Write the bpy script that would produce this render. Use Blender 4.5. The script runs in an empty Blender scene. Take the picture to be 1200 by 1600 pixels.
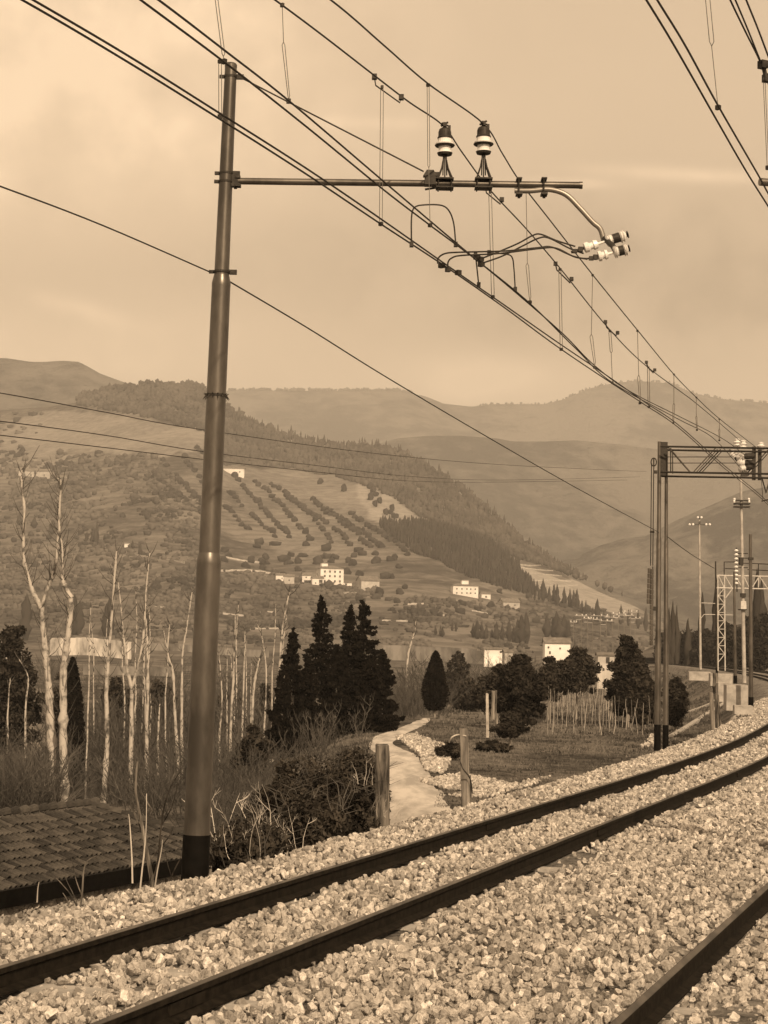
import bpy, bmesh, math, random
import numpy as np
from mathutils import Vector, Matrix
R = random.Random(7); NR = np.random.RandomState(5)
S = bpy.context.scene
COL = S.collection
# ------------------------------------------------------------------ camera, sky, sun, exposure
F = 3000.0; YH = 1012.0; ROLL = .02; CAMH = 2.25          # the photograph is 1200 x 1600, focal length 3000 px
PITCH = math.atan((YH-800)/F)
_f = Vector((0, math.cos(PITCH), math.sin(PITCH))); _u = Vector((0, -math.sin(PITCH), math.cos(PITCH))); _r = Vector((1, 0, 0))
CR = _r*math.cos(ROLL)+_u*math.sin(ROLL); CU = -_r*math.sin(ROLL)+_u*math.cos(ROLL)
cam = bpy.data.objects.new('camera', bpy.data.cameras.new('camera')); COL.objects.link(cam)
cam.matrix_world = Matrix(((CR.x, CU.x, -_f.x, 0), (CR.y, CU.y, -_f.y, 0), (CR.z, CU.z, -_f.z, CAMH), (0, 0, 0, 1)))
cam.data.sensor_fit = 'VERTICAL'; cam.data.sensor_height = 24; cam.data.lens = 24*F/1600
cam.data.clip_start = .1; cam.data.clip_end = 30000
S.camera = cam
HAZE = .00014
SUN_EL = 33; SUN_AZ = (.30, -.954)       # direction towards the sun (x, y)
W = bpy.data.worlds.new('World'); S.world = W; W.use_nodes = True
nt = W.node_tree; nt.nodes.clear()
def N(tree, t, **kw):
    n = tree.nodes.new(t)
    for k, v in kw.items(): setattr(n, k, v)
    return n
L = nt.links.new
sky = N(nt, 'ShaderNodeTexSky', sky_type='NISHITA'); sky.sun_disc = False
sky.sun_elevation = math.radians(SUN_EL); sky.sun_rotation = math.atan2(SUN_AZ[0], SUN_AZ[1]); sky.dust_density = 3
def M_(tree, op, a, b=None, c=None, clamp=False):
    n = tree.nodes.new('ShaderNodeMath'); n.operation = op; n.use_clamp = clamp
    for i, v in enumerate((a, b, c)):
        if v is None: continue
        if isinstance(v, (int, float)): n.inputs[i].default_value = v
        else: tree.links.new(v, n.inputs[i])
    return n.outputs[0]
bw = N(nt, 'ShaderNodeRGBToBW'); L(sky.outputs[0], bw.inputs[0])
tc = N(nt, 'ShaderNodeTexCoord'); sp = N(nt, 'ShaderNodeSeparateXYZ'); L(tc.outputs['Generated'], sp.inputs[0])
mp = N(nt, 'ShaderNodeMapping'); L(tc.outputs['Generated'], mp.inputs[0]); mp.inputs['Scale'].default_value = (2.2, 2.2, 9)
n1 = N(nt, 'ShaderNodeTexNoise'); L(mp.outputs[0], n1.inputs['Vector']); n1.inputs['Scale'].default_value = 1.6; n1.inputs['Detail'].default_value = 5; n1.inputs['Roughness'].default_value = .5
yy = M_(nt, 'MAXIMUM', sp.outputs[1], .05)
ax = M_(nt, 'DIVIDE', sp.outputs[0], yy); az = M_(nt, 'DIVIDE', sp.outputs[2], yy)
n2 = N(nt, 'ShaderNodeTexNoise'); L(tc.outputs['Generated'], n2.inputs['Vector']); n2.inputs['Scale'].default_value = 26; n2.inputs['Detail'].default_value = 5
wob = M_(nt, 'MULTIPLY', M_(nt, 'SUBTRACT', n2.outputs[0], .5), 3.2)
cl = None                                  # soft cloud banks
for cx, cy, wx, wy, amp, tilt in ((1065, 254, 130, 12, .15, .03), (885, 272, 80, 9, .10, 0), (125, 492, 65, 15, .14, .25), (735, 585, 160, 40, .14, 0), (560, 180, 90, 10, .05, 0),
                                  (620, 440, 900, 140, -.085, -.05), (1050, 420, 380, 120, -.05, 0), (120, 560, 330, 70, .13, 0), (60, 60, 420, 300, .20, 0), (350, 500, 260, 50, .03, 0)):
    X0 = (cx-600)/F; Z0 = (YH-cy)/F
    dx = M_(nt, 'DIVIDE', M_(nt, 'SUBTRACT', ax, X0), wx/F)
    dz = M_(nt, 'DIVIDE', M_(nt, 'ADD', M_(nt, 'SUBTRACT', az, Z0), M_(nt, 'MULTIPLY', M_(nt, 'SUBTRACT', ax, X0), tilt)), wy/F)
    d = M_(nt, 'ADD', M_(nt, 'ADD', M_(nt, 'MULTIPLY', dx, dx), M_(nt, 'MULTIPLY', dz, dz)), wob)
    e = M_(nt, 'MULTIPLY', M_(nt, 'POWER', 2.718, M_(nt, 'MULTIPLY', M_(nt, 'MAXIMUM', d, 0), -1.0)), amp)
    cl = e if cl is None else M_(nt, 'ADD', cl, e)
lum = M_(nt, 'MULTIPLY', bw.outputs[0], .07)
lum = M_(nt, 'ADD', M_(nt, 'MULTIPLY', lum, .35), .42)
soft = M_(nt, 'ADD', M_(nt, 'MULTIPLY', M_(nt, 'SUBTRACT', n1.outputs[0], .5), .16), 1.0)
lum = M_(nt, 'MULTIPLY', M_(nt, 'ADD', lum, M_(nt, 'MULTIPLY', cl, 1.7)), soft)
cc = N(nt, 'ShaderNodeCombineXYZ')
for i, k in enumerate((1.0, .73, .475)): L(M_(nt, 'MULTIPLY', lum, k), cc.inputs[i])
bg = N(nt, 'ShaderNodeBackground'); L(cc.outputs[0], bg.inputs[0]); bg.inputs[1].default_value = 1.35
wo = N(nt, 'ShaderNodeOutputWorld'); L(bg.outputs[0], wo.inputs[0])
sun = bpy.data.objects.new('sun', bpy.data.lights.new('sun', 'SUN')); COL.objects.link(sun)
sun.data.energy = 5.0; sun.data.angle = math.radians(.6); sun.data.color = (1, .765, .51)
_s = Vector((SUN_AZ[0]*math.cos(math.radians(SUN_EL)), SUN_AZ[1]*math.cos(math.radians(SUN_EL)), math.sin(math.radians(SUN_EL))))
sun.rotation_euler = _s.to_track_quat('Z', 'Y').to_euler()
S.view_settings.view_transform = 'Standard'; S.view_settings.look = 'None'; S.view_settings.exposure = .14; S.view_settings.gamma = 1
S.render.engine = 'CYCLES'; S.render.resolution_x = 768; S.render.resolution_y = 1024
S.cycles.volume_step_rate = 8; S.cycles.volume_bounces = 1; S.cycles.max_bounces = 6

# ------------------------------------------------------------------ helpers
def ray(px, py): return CR*((px-600)/F)-CU*((py-800)/F)+_f
def atY(px, py, Y):
    d = ray(px, py); return Vector((0, 0, CAMH))+d*(Y/d.y)
def atz(px, py, z):
    d = ray(px, py); return Vector((0, 0, CAMH))+d*((z-CAMH)/d.z)
def proj(p):
    v = Vector(p)-Vector((0, 0, CAMH)); w = v.dot(_f); return 600+F*v.dot(CR)/w, 800-F*v.dot(CU)/w
def tag(o, label=None, cat=None, group=None, kind=None):
    if label: o['label'] = label
    if cat: o['category'] = cat
    if group: o['group'] = group
    if kind: o['kind'] = kind
    return o
def thing(name, label, cat, loc, group=None):
    o = bpy.data.objects.new(name, None); COL.objects.link(o); o.location = loc; o.empty_display_size = .2
    return tag(o, label, cat, group)
def root_of(p):
    while p.parent: p = p.parent
    return p
class MB:
    """collects vertices and faces (world coordinates) and links them as ONE mesh object"""
    def __init__(s): s.v = []; s.f = []
    def add(s, vs, fs):
        n = len(s.v); s.v += [tuple(v) for v in vs]; s.f += [tuple(i+n for i in f) for f in fs]; return s
    def box(s, c, size, rz=0, top=1.0):
        c = Vector(c); sx, sy, sz = [k/2 for k in size]; ca, sa = math.cos(rz), math.sin(rz); vs = []
        for z in (-1, 1):
            k = top if z > 0 else 1
            for x, y in ((-1, -1), (1, -1), (1, 1), (-1, 1)):
                a, b = x*sx*k, y*sy*k; vs.append((c.x+a*ca-b*sa, c.y+a*sa+b*ca, c.z+z*sz))
        return s.add(vs, [(3, 2, 1, 0), (4, 5, 6, 7), (0, 1, 5, 4), (1, 2, 6, 5), (2, 3, 7, 6), (3, 0, 4, 7)])
    def tube(s, pts, rad, seg=8, cap=True):
        pts = [Vector(p) for p in pts]; n = len(pts)
        rads = rad if isinstance(rad, (list, tuple)) else [rad]*n
        vs = []; fs = []; up = None
        for i, p in enumerate(pts):
            t = (pts[min(i+1, n-1)]-pts[max(i-1, 0)])
            if t.length < 1e-9: t = Vector((0, 0, 1))
            t.normalize()
            if up is None: up = Vector((0, 0, 1)) if abs(t.z) < .9 else Vector((1, 0, 0))
            a = up.cross(t)
            if a.length < 1e-6: a = Vector((1, 0, 0)).cross(t)
            a.normalize(); b = t.cross(a); up = b
            for k in range(seg):
                th = 2*math.pi*k/seg; vs.append(p+(a*math.cos(th)+b*math.sin(th))*rads[i])
        for i in range(n-1):
            for k in range(seg):
                k2 = (k+1) % seg; fs.append((i*seg+k, i*seg+k2, (i+1)*seg+k2, (i+1)*seg+k))
        if cap:
            q = len(vs); vs += vs[:seg]+vs[(n-1)*seg:n*seg]; fs.append(tuple(q+k for k in range(seg-1, -1, -1))); fs.append(tuple(q+seg+k for k in range(seg)))
        return s.add(vs, fs)
    def lathe(s, p0, p1, prof, seg=16):
        p0 = Vector(p0); p1 = Vector(p1); L_ = (p1-p0)
        pts = [p0+L_*t for t, r in prof]; t = L_.normalized()
        a = (Vector((0, 0, 1)) if abs(t.z) < .9 else Vector((1, 0, 0))).cross(t).normalized(); b = t.cross(a); vs = []; fs = []
        for (tt, r), p in zip(prof, pts):
            for k in range(seg):
                th = 2*math.pi*k/seg; vs.append(p+(a*math.cos(th)+b*math.sin(th))*r)
        n = len(prof)
        for i in range(n-1):
            for k in range(seg):
                k2 = (k+1) % seg; fs.append((i*seg+k, i*seg+k2, (i+1)*seg+k2, (i+1)*seg+k))
        q = len(vs); vs += vs[:seg]+vs[(n-1)*seg:n*seg]; fs.append(tuple(q+k for k in range(seg-1, -1, -1))); fs.append(tuple(q+seg+k for k in range(seg)))
        return s.add(vs, fs)
    def mesh(s, name, mat, origin=(0, 0, 0), smooth=False):
        o = Vector(origin); me = bpy.data.meshes.new(name)
        me.from_pydata([(v[0]-o.x, v[1]-o.y, v[2]-o.z) for v in s.v], [], s.f)
        if mat: me.materials.append(mat)
        if smooth: me.polygons.foreach_set('use_smooth', [len(f) == 4 for f in s.f])
        me.update(); return me
    def build(s, name, mat, parent=None, loc=None, smooth=False):
        org = Vector(root_of(parent).location) if parent else Vector(loc if loc is not None else (0, 0, 0))
        ob = bpy.data.objects.new(name, s.mesh(name, mat, org, smooth)); COL.objects.link(ob)
        if parent: ob.parent = parent
        else: ob.location = org
        return ob
def npmesh(name, v, tris, mat, smooth=False):
    me = bpy.data.meshes.new(name); v = np.asarray(v, dtype=np.float32); tris = np.asarray(tris, dtype=np.int32); k = tris.shape[1]
    me.vertices.add(len(v)); me.vertices.foreach_set('co', v.ravel())
    me.loops.add(tris.size); me.loops.foreach_set('vertex_index', tris.ravel())
    me.polygons.add(len(tris)); me.polygons.foreach_set('loop_start', np.arange(0, tris.size, k, dtype=np.int32))
    me.update(calc_edges=True)
    if smooth: me.polygons.foreach_set('use_smooth', np.ones(len(tris), dtype=bool))
    if mat: me.materials.append(mat)
    return me
def link(name, me, parent=None, loc=(0, 0, 0), rz=0, sc=1):
    o = bpy.data.objects.new(name, me); COL.objects.link(o); o.location = loc; o.rotation_euler = (0, 0, rz)
    o.scale = sc if isinstance(sc, (tuple, list)) else (sc, sc, sc)
    if parent: o.parent = parent
    return o
def copy_tree(o, loc=None, rz=None, sc=None, label=None, group=None, parent=None):
    c = o.copy(); COL.objects.link(c); c.parent = parent
    if loc is not None: c.location = loc
    if rz is not None: c.rotation_euler = (0, 0, rz)
    if sc is not None: c.scale = sc if isinstance(sc, (tuple, list)) else (sc, sc, sc)
    if label: c['label'] = label
    if group: c['group'] = group
    for ch in list(o.children): copy_tree(ch, parent=c)
    return c
def catmull(P, n=8):
    P = [Vector(p) for p in P]; out = []
    for i in range(len(P)-1):
        a = P[max(i-1, 0)]; b = P[i]; c = P[i+1]; d = P[min(i+2, len(P)-1)]
        for k in range(n):
            t = k/n; out.append(.5*((2*b)+(c-a)*t+(2*a-5*b+4*c-d)*t*t+(3*b-a-3*c+d)*t**3))
    out.append(P[-1]); return out
def interp(x, xs, ys): return float(np.interp(x, xs, ys))

# ------------------------------------------------------------------ materials
def g(v, w=1.0): return (v, v*(1-.08*w), v*(1-.17*w), 1)
def mat(name, v=.3, v2=None, scale=3., detail=5, rough=.85, metal=0, bump=0, bscale=None, w=1.0, rnd=0, lo=.38, hi=.62, spec=.3, coord='Object', stretch=None, dist=None):
    m = bpy.data.materials.new(name); m.use_nodes = True; t = m.node_tree; b = t.nodes['Principled BSDF']
    b.inputs['Roughness'].default_value = rough; b.inputs['Metallic'].default_value = metal; b.inputs['Specular IOR Level'].default_value = spec
    if v2 is None: v2 = v*1.3
    tc = N(t, 'ShaderNodeTexCoord'); src = tc.outputs[coord]
    if coord == 'Position':
        pass
    if stretch:
        mpn = N(t, 'ShaderNodeMapping'); t.links.new(src, mpn.inputs[0]); mpn.inputs['Scale'].default_value = stretch; src = mpn.outputs[0]
    no = N(t, 'ShaderNodeTexNoise'); t.links.new(src, no.inputs['Vector']); no.inputs['Scale'].default_value = scale; no.inputs['Detail'].default_value = detail; no.inputs['Roughness'].default_value = .62
    rp = N(t, 'ShaderNodeValToRGB'); rp.color_ramp.elements[0].position = lo; rp.color_ramp.elements[1].position = hi
    rp.color_ramp.elements[0].color = g(v, w); rp.color_ramp.elements[1].color = g(v2, w)
    t.links.new(no.outputs[0], rp.inputs[0]); out = rp.outputs[0]
    if rnd:
        oi = N(t, 'ShaderNodeObjectInfo'); mx = N(t, 'ShaderNodeMix', data_type='RGBA', blend_type='MULTIPLY'); mx.inputs['Factor'].default_value = 1
        f = M_(t, 'ADD', M_(t, 'MULTIPLY', oi.outputs['Random'], rnd*2), 1-rnd)
        t.links.new(out, mx.inputs['A']); cx = N(t, 'ShaderNodeCombineXYZ')
        for i in range(3): t.links.new(f, cx.inputs[i])
        t.links.new(cx.outputs[0], mx.inputs['B']); out = mx.outputs['Result']
    t.links.new(out, b.inputs['Base Color'])
    if bump:
        n3 = N(t, 'ShaderNodeTexNoise'); t.links.new(src, n3.inputs['Vector']); n3.inputs['Scale'].default_value = bscale or scale*4; n3.inputs['Detail'].default_value = 4
        bp = N(t, 'ShaderNodeBump'); bp.inputs['Strength'].default_value = bump; bp.inputs['Distance'].default_value = dist or .05
        t.links.new(n3.outputs[0], bp.inputs['Height']); t.links.new(bp.outputs[0], b.inputs['Normal'])
    return m
m_rail = mat('rusty_rail', .008, .02, 12, rough=.8, spec=.06, w=2.2, bump=.3, dist=.004)
m_steel = mat('painted_steel', .08, .17, 2.5, rough=.36, metal=.7, w=1.2, bump=.12, bscale=60, dist=.002, spec=.4, stretch=(1, 1, .35))
m_head = mat('worn_railhead', .05, .13, 6, rough=.55, metal=.3, w=1.5, stretch=(1, .1, 1))
m_steel_l = mat('galvanised_steel', .2, .3, 3, rough=.42, metal=.55, w=1.0, stretch=(1, 1, .15))
m_dark = mat('black_paint', .004, .008, 8, rough=.65, w=1.5, spec=.05)
m_fit = mat('dark_fittings', .03, .05, 20, rough=.6, metal=.4, w=1.5)
m_wire = mat('wire', .02, .03, 4, rough=.6, w=1.5)
m_thin = mat('thin_wire', .12, .16, 4, rough=.6, w=1.2)
m_porc = mat('white_porcelain', .72, .82, 8, rough=.2, spec=.6, w=.3)
m_galv = mat('pale_metal', .45, .6, 6, rough=.5, w=.6)
m_conc = mat('concrete', .28, .46, 2.2, rough=.9, w=.8, bump=.4, bscale=18, dist=.02)
m_white = mat('lime_wall', .68, .9, .12, rough=.9, w=.6, rnd=.08)
m_wallg = mat('weathered_wall', .38, .52, .3, rough=.9, w=.8, rnd=.1)
m_froof = mat('far_roof', .12, .2, .6, rough=.9, w=1.2)
m_win = mat('dark_window', .04, .06, 4, rough=.4, w=1.2)
m_wood = mat('old_wood', .12, .34, 9, rough=.9, w=1.2, bump=.9, bscale=22, stretch=(1, 1, .12), dist=.03, lo=.35, hi=.65)
m_woodd = mat('dark_wood', .03, .2, 10, rough=.95, w=1.3, bump=1, bscale=24, stretch=(1, 1, .15), dist=.03, lo=.4, hi=.62)
m_bark = mat('pale_bark', .10, .46, 1.5, rough=.9, w=.9, lo=.36, hi=.52, bump=.6, bscale=6)
m_twig = mat('bare_twigs', .04, .12, .8, rough=.95, w=1.1, rnd=.35)
m_twigl = mat('pale_twigs', .34, .6, 2, rough=.95, w=1.0, rnd=.25)
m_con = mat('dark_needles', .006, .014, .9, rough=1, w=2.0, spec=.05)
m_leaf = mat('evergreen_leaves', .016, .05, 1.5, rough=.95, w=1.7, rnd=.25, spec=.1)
m_bram = mat('bramble_leaves', .015, .075, 2.2, rough=.95, w=1.8, lo=.42, hi=.66, spec=.15)
m_olive = mat('olive_leaves', .025, .055, .3, rough=1, w=1.2, rnd=.3, spec=.1)
m_forest = mat('forest_crowns', .05, .095, .02, rough=1, w=1.2, spec=.05, lo=.4, hi=.6)
m_cyp = mat('cypress_needles', .03, .055, .06, rough=1, w=1.4, spec=.05, rnd=.2)
m_tile = mat('clay_tile', .02, .085, 3, rough=.9, w=1.3, rnd=.55, bump=.4, bscale=20, lo=.3, hi=.7)
m_road = mat('dirt_road', .34, .6, .9, rough=.95, w=.9, bump=.15, bscale=14, dist=.015, stretch=(1.6, .25, 1))
m_water = mat('river_water', .03, .045, .3, rough=.12, w=1.3, spec=.5, bump=.1, bscale=1.5, dist=.05)
m_rub = mat('rubble_stone', .42, .68, 4, rough=.95, w=.8, rnd=.35)
m_bulb = mat('lamp_glass', .8, .9, 4, rough=.3, w=.3)

# stone material: each stone its own tone
m_stone = bpy.data.materials.new('ballast_stone'); m_stone.use_nodes = True
t = m_stone.node_tree; b = t.nodes['Principled BSDF']; b.inputs['Roughness'].default_value = .9; b.inputs['Specular IOR Level'].default_value = .2
oi = N(t, 'ShaderNodeObjectInfo'); rp = N(t, 'ShaderNodeValToRGB'); e = rp.color_ramp.elements
e[0].color = g(.20, 1.1); e[0].position = 0; e[1].color = g(.78, .8); e[1].position = 1
for ps, v in ((.15, .30), (.5, .44), (.85, .57)): k = e.new(ps); k.color = g(v, .9)
t.links.new(oi.outputs['Random'], rp.inputs[0])
tcn = N(t, 'ShaderNodeTexCoord'); no = N(t, 'ShaderNodeTexNoise'); t.links.new(tcn.outputs['Object'], no.inputs['Vector']); no.inputs['Scale'].default_value = 3.5; no.inputs['Detail'].default_value = 5
rr = N(t, 'ShaderNodeValToRGB'); rr.color_ramp.elements[0].color = (.62, .6, .58, 1); rr.color_ramp.elements[0].position = .3; rr.color_ramp.elements[1].color = (1.1, 1.1, 1.1, 1); rr.color_ramp.elements[1].position = .65
t.links.new(no.outputs[0], rr.inputs[0]); mx = N(t, 'ShaderNodeMix', data_type='RGBA', blend_type='MULTIPLY'); mx.inputs['Factor'].default_value = 1
t.links.new(rp.outputs[0], mx.inputs['A']); t.links.new(rr.outputs[0], mx.inputs['B']); t.links.new(mx.outputs['Result'], b.inputs['Base Color'])
bp = N(t, 'ShaderNodeBump'); bp.inputs['Strength'].default_value = .5; bp.inputs['Distance'].default_value = .1; t.links.new(no.outputs[0], bp.inputs['Height']); t.links.new(bp.outputs[0], b.inputs['Normal'])

def land_mat(name, attr=False, a=.13, c=.26, s1=.05, s2=.5, bump=.6, bd=.3, w=1.1, pale=.42, contrast=.14, s3=None):
    """soil and dry grass: broad patches, small tufts; attribute 'pale' marks bare fields"""
    m = bpy.data.materials.new(name); m.use_nodes = True; t = m.node_tree; b = t.nodes['Principled BSDF']; b.inputs['Roughness'].default_value = 1; b.inputs['Specular IOR Level'].default_value = .05
    ge = N(t, 'ShaderNodeNewGeometry'); pos = ge.outputs['Position']
    na = N(t, 'ShaderNodeTexNoise'); na.inputs['Scale'].default_value = s1; na.inputs['Detail'].default_value = 6; t.links.new(pos, na.inputs['Vector'])
    nb = N(t, 'ShaderNodeTexNoise'); nb.inputs['Scale'].default_value = s2; nb.inputs['Detail'].default_value = 8; nb.inputs['Roughness'].default_value = .7; t.links.new(pos, nb.inputs['Vector'])
    f = M_(t, 'ADD', M_(t, 'MULTIPLY', na.outputs[0], .5), M_(t, 'MULTIPLY', nb.outputs[0], .5))
    rp = N(t, 'ShaderNodeValToRGB'); rp.color_ramp.elements[0].position = .5-contrast/2; rp.color_ramp.elements[1].position = .5+contrast/2
    rp.color_ramp.elements[0].color = g(a, w); rp.color_ramp.elements[1].color = g(c, w); t.links.new(f, rp.inputs[0]); out = rp.outputs[0]
    if attr:
        wv = N(t, 'ShaderNodeTexWave', wave_type='BANDS', bands_direction='Z'); wv.inputs['Scale'].default_value = .055; wv.inputs['Distortion'].default_value = 11; wv.inputs['Detail'].default_value = 3; wv.inputs['Detail Scale'].default_value = .25; t.links.new(pos, wv.inputs['Vector'])
        wm = N(t, 'ShaderNodeMix', data_type='RGBA', blend_type='MULTIPLY'); wm.inputs['Factor'].default_value = 1; wr = N(t, 'ShaderNodeValToRGB'); wr.color_ramp.elements[0].position = .12; wr.color_ramp.elements[1].position = .5; wr.color_ramp.elements[0].color = (.76, .76, .76, 1); wr.color_ramp.elements[1].color = (1.05, 1.05, 1.05, 1)
        t.links.new(wv.outputs[1], wr.inputs[0]); t.links.new(out, wm.inputs['A']); t.links.new(wr.outputs[0], wm.inputs['B']); out = wm.outputs['Result']
        at = N(t, 'ShaderNodeAttribute'); at.attribute_name = 'pale'; mx = N(t, 'ShaderNodeMix', data_type='RGBA')
        r2 = N(t, 'ShaderNodeValToRGB'); r2.color_ramp.elements[0].position = .4; r2.color_ramp.elements[1].position = .6; r2.color_ramp.elements[0].color = g(pale*.75, .9); r2.color_ramp.elements[1].color = g(pale*1.1, .9)
        t.links.new(nb.outputs[0], r2.inputs[0])
        fac = M_(t, 'MULTIPLY', at.outputs['Fac'], 1, clamp=True)
        t.links.new(fac, mx.inputs['Factor']); t.links.new(out, mx.inputs['A']); t.links.new(r2.outputs[0], mx.inputs['B']); out = mx.outputs['Result']
    t.links.new(out, b.inputs['Base Color'])
    if bump:
        bp = N(t, 'ShaderNodeBump'); bp.inputs['Strength'].default_value = bump; bp.inputs['Distance'].default_value = bd
        t.links.new(nb.outputs[0], bp.inputs['Height']); t.links.new(bp.outputs[0], b.inputs['Normal'])
    return m

# ------------------------------------------------------------------ track geometry
_sy = np.arange(-20, 900, .5)
_sl = np.interp(_sy, [0, 34, 55, 80, 130, 200, 300, 450, 700], [.33, .33, .27, .235, .19, .15, .11, .05, -.05])
_sx = np.concatenate([[0], np.cumsum((_sl[1:]+_sl[:-1])/2*.5)]); _sx += (-7.01)-np.interp(0, _sy, _sx)
def tx(Y): return float(np.interp(Y, _sy, _sx))
def tdir(Y): s = float(np.interp(Y, _sy, _sl)); return Vector((s, 1, 0)).normalized()
def tp(Y, d, z=0):
    """point at lateral distance d to the right of the far rail's head"""
    t = tdir(Y); return Vector((tx(Y)+d*t.y, Y-d*t.x, z))
def dlat(X, Y): return (X-tx(Y))*tdir(Y).y
def snoise(x, y, s=1.0, seed=0.):
    return (math.sin(x*s*1.3+seed+1.7*math.sin(y*s*.7+seed))+math.sin(y*s*1.1+seed*2+1.3*math.sin(x*s*.9+2)))*.5
# ------------------------------------------------------------------ terrain heights
_TY = [10, 30, 45, 60, 80, 100, 118, 135, 165, 182, 250, 500, 900, 20000]
_TP = [-200, 0, 200, 300, 400, 480, 560, 620, 700, 1000, 1200, 1500]
_TZ = [[-3.6, -4.2, -4.6, -5.0, -5.6, -6.4, -7.5, -8.0, -7.8, -6.2, -6.5, -7, -7, -7],
       [-3.2, -4.0, -4.6, -5.0, -5.6, -6.4, -7.6, -8.0, -7.8, -6.2, -6.5, -7, -7, -7],
       [-3.2, -3.9, -4.5, -4.9, -5.5, -6.3, -7.5, -8.0, -7.8, -6.2, -6.5, -7, -7, -7],
       [-3.0, -3.8, -4.4, -4.8, -5.3, -6.0, -6.9, -7.6, -7.6, -6.2, -6.5, -7, -7, -7],
       [-2.8, -3.3, -3.7, -4.1, -4.6, -5.0, -5.6, -6.2, -6.6, -6.2, -6.5, -7, -7, -7],
       [-2.4, -2.5, -2.7, -3.0, -3.2, -3.5, -4.0, -4.8, -5.8, -6.0, -6.5, -7, -7, -7],
       [-1.9, -2.0, -2.1, -2.2, -2.4, -2.6, -2.8, -3.6, -5.0, -5.5, -6.2, -7, -7, -7],
       [-1.7, -1.7, -1.75, -1.95, -2.2, -2.45, -2.6, -2.9, -3.8, -4.4, -6.0, -7, -7, -7],
       [-1.5, -1.4, -1.6, -2.0, -2.1, -2.2, -2.4, -2.8, -3.4, -3.8, -5.2, -7, -7, -7],
       [-1.5, -1.3, -1.5, -1.9, -2.3, -2.5, -2.7, -2.9, -3.0, -3.2, -4.0, -5.5, -6, -7],
       [-1.5, -1.3, -1.4, -1.5, -1.6, -1.8, -2.0, -2.2, -2.4, -2.4, -2.6, -3, -4, -7],
       [-1.0, -1.0, -1.0, -1.0, -1.0, -1.0, -1.0, -1.0, -1.0, -1.0, -1.0, -1, -1, -7]]
_TZ = np.array(_TZ)
def snv(x, y, s=1.0, seed=0.):
    return (np.sin(x*s*1.3+seed+1.7*np.sin(y*s*.7+seed))+np.sin(y*s*1.1+seed*2+1.3*np.sin(x*s*.9+2)))*.5
def gzv(X, Y):
    """ground height, for arrays"""
    X = np.asarray(X, float); Y = np.asarray(Y, float); px = 600+F*X/np.maximum(Y, 1)
    cols = np.stack([np.interp(Y, _TY, r) for r in _TZ]); j = np.clip(np.searchsorted(_TP, px)-1, 0, len(_TP)-2)
    tp_ = np.array(_TP, float); w = np.clip((px-tp_[j])/(tp_[j+1]-tp_[j]), 0, 1); ii = np.arange(X.size)
    c2 = cols.reshape(len(_TP), -1); z = (c2[j.ravel(), ii]*(1-w.ravel())+c2[j.ravel()+1, ii]*w.ravel()).reshape(X.shape)
    a = np.where(Y < 200, .10, .3)*(1-.85*np.exp(-((px-625)/75)**2)*(Y < 160)); z = z+a*snv(X, Y, .35, 1)+.5*a*snv(X, Y, 1.1, 4)
    sl = np.interp(Y, _sy, _sl); d = (X-np.interp(Y, _sy, _sx))/np.sqrt(1+sl*sl)
    e = np.where(d > -1.7, -.45-np.clip((d-12)*.1, 0, .4), -.45-(-1.7-d)*.62)
    r = np.where(d > -1.7, e, np.maximum(z, e)); return np.where(Y < 880, r, z)
def gz(X, Y): return float(gzv(np.array([X]), np.array([Y]))[0])
_HU = np.linspace(-.6, .6, 481); _HY = np.geomspace(12, 1500, 420); _HZ = gzv(*(lambda A, B: (A*B, B))(*np.meshgrid(_HU, _HY, indexing='xy')))
def hit(px, py, y0=12, y1=1500):
    """the ground point seen at a pixel"""
    d = ray(px, py); u = d.x/d.y; j = min(max(int((u+.6)/1.2*480), 0), 479); w = min(max((u-_HU[j])/(_HU[j+1]-_HU[j]), 0), 1)
    g_ = _HZ[:, j]*(1-w)+_HZ[:, j+1]*w; zr = CAMH+_HY*(d.z/d.y); m = (zr <= g_) & (_HY >= y0)
    if not m.any(): i = len(_HY)-1
    else: i = int(np.argmax(m))
    Y = _HY[i]
    if i > 0 and _HY[i-1] >= y0:
        a0 = zr[i-1]-g_[i-1]; a1 = zr[i]-g_[i]; Y = _HY[i-1]+(_HY[i]-_HY[i-1])*(a0/(a0-a1) if a0 != a1 else 0); Y = min(max(Y, _HY[i-1]), _HY[i])
    return Vector((u*Y, Y, float(np.interp(Y, _HY, g_))))
def on(px, Y):
    X = (px-600)/F*Y; return Vector((X, Y, gz(X, Y)))
def seenY(px, Y):
    p = on(px, Y); return p
# ground sheet, fan shaped round the viewpoint
ys = [3]
while ys[-1] < 14000: ys.append(ys[-1]*(1.018 if ys[-1] < 300 else 1.05))
us = list(np.linspace(-.55, .55, 221))
_YY, _UU = np.meshgrid(np.array(ys), np.array(us), indexing='ij'); _XX = _UU*_YY*np.where(_YY > 30, 1, 1+(30-_YY)*.06)
v = np.stack([_XX, _YY, gzv(_XX, _YY)], -1).reshape(-1, 3)
nu = len(us); q = []
for i in range(len(ys)-1):
    for j in range(nu-1): a = i*nu+j; q.append((a, a+1, a+nu+1, a+nu))
m_ground = land_mat('meadow_soil', a=.04, c=.2, s1=.09, s2=1.6, bump=.9, bd=.35, contrast=.13)
me = npmesh('ground', v, q, m_ground, True); tag(link('ground', me), kind='structure')
# far plain round and behind the viewpoint
mb = MB()
mb.add([(-14000, -3000, -8.8), (14000, -3000, -8.8), (14000, 14500, -8.8), (-14000, 14500, -8.8)], [(0, 1, 2, 3)]); tag(mb.build('plain', m_ground), kind='structure')
mb = MB(); mb.box((6, -40, -1.0), (40, 100, 1.0)); tag(mb.build('railway_land', m_ground), kind='structure')
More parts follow.
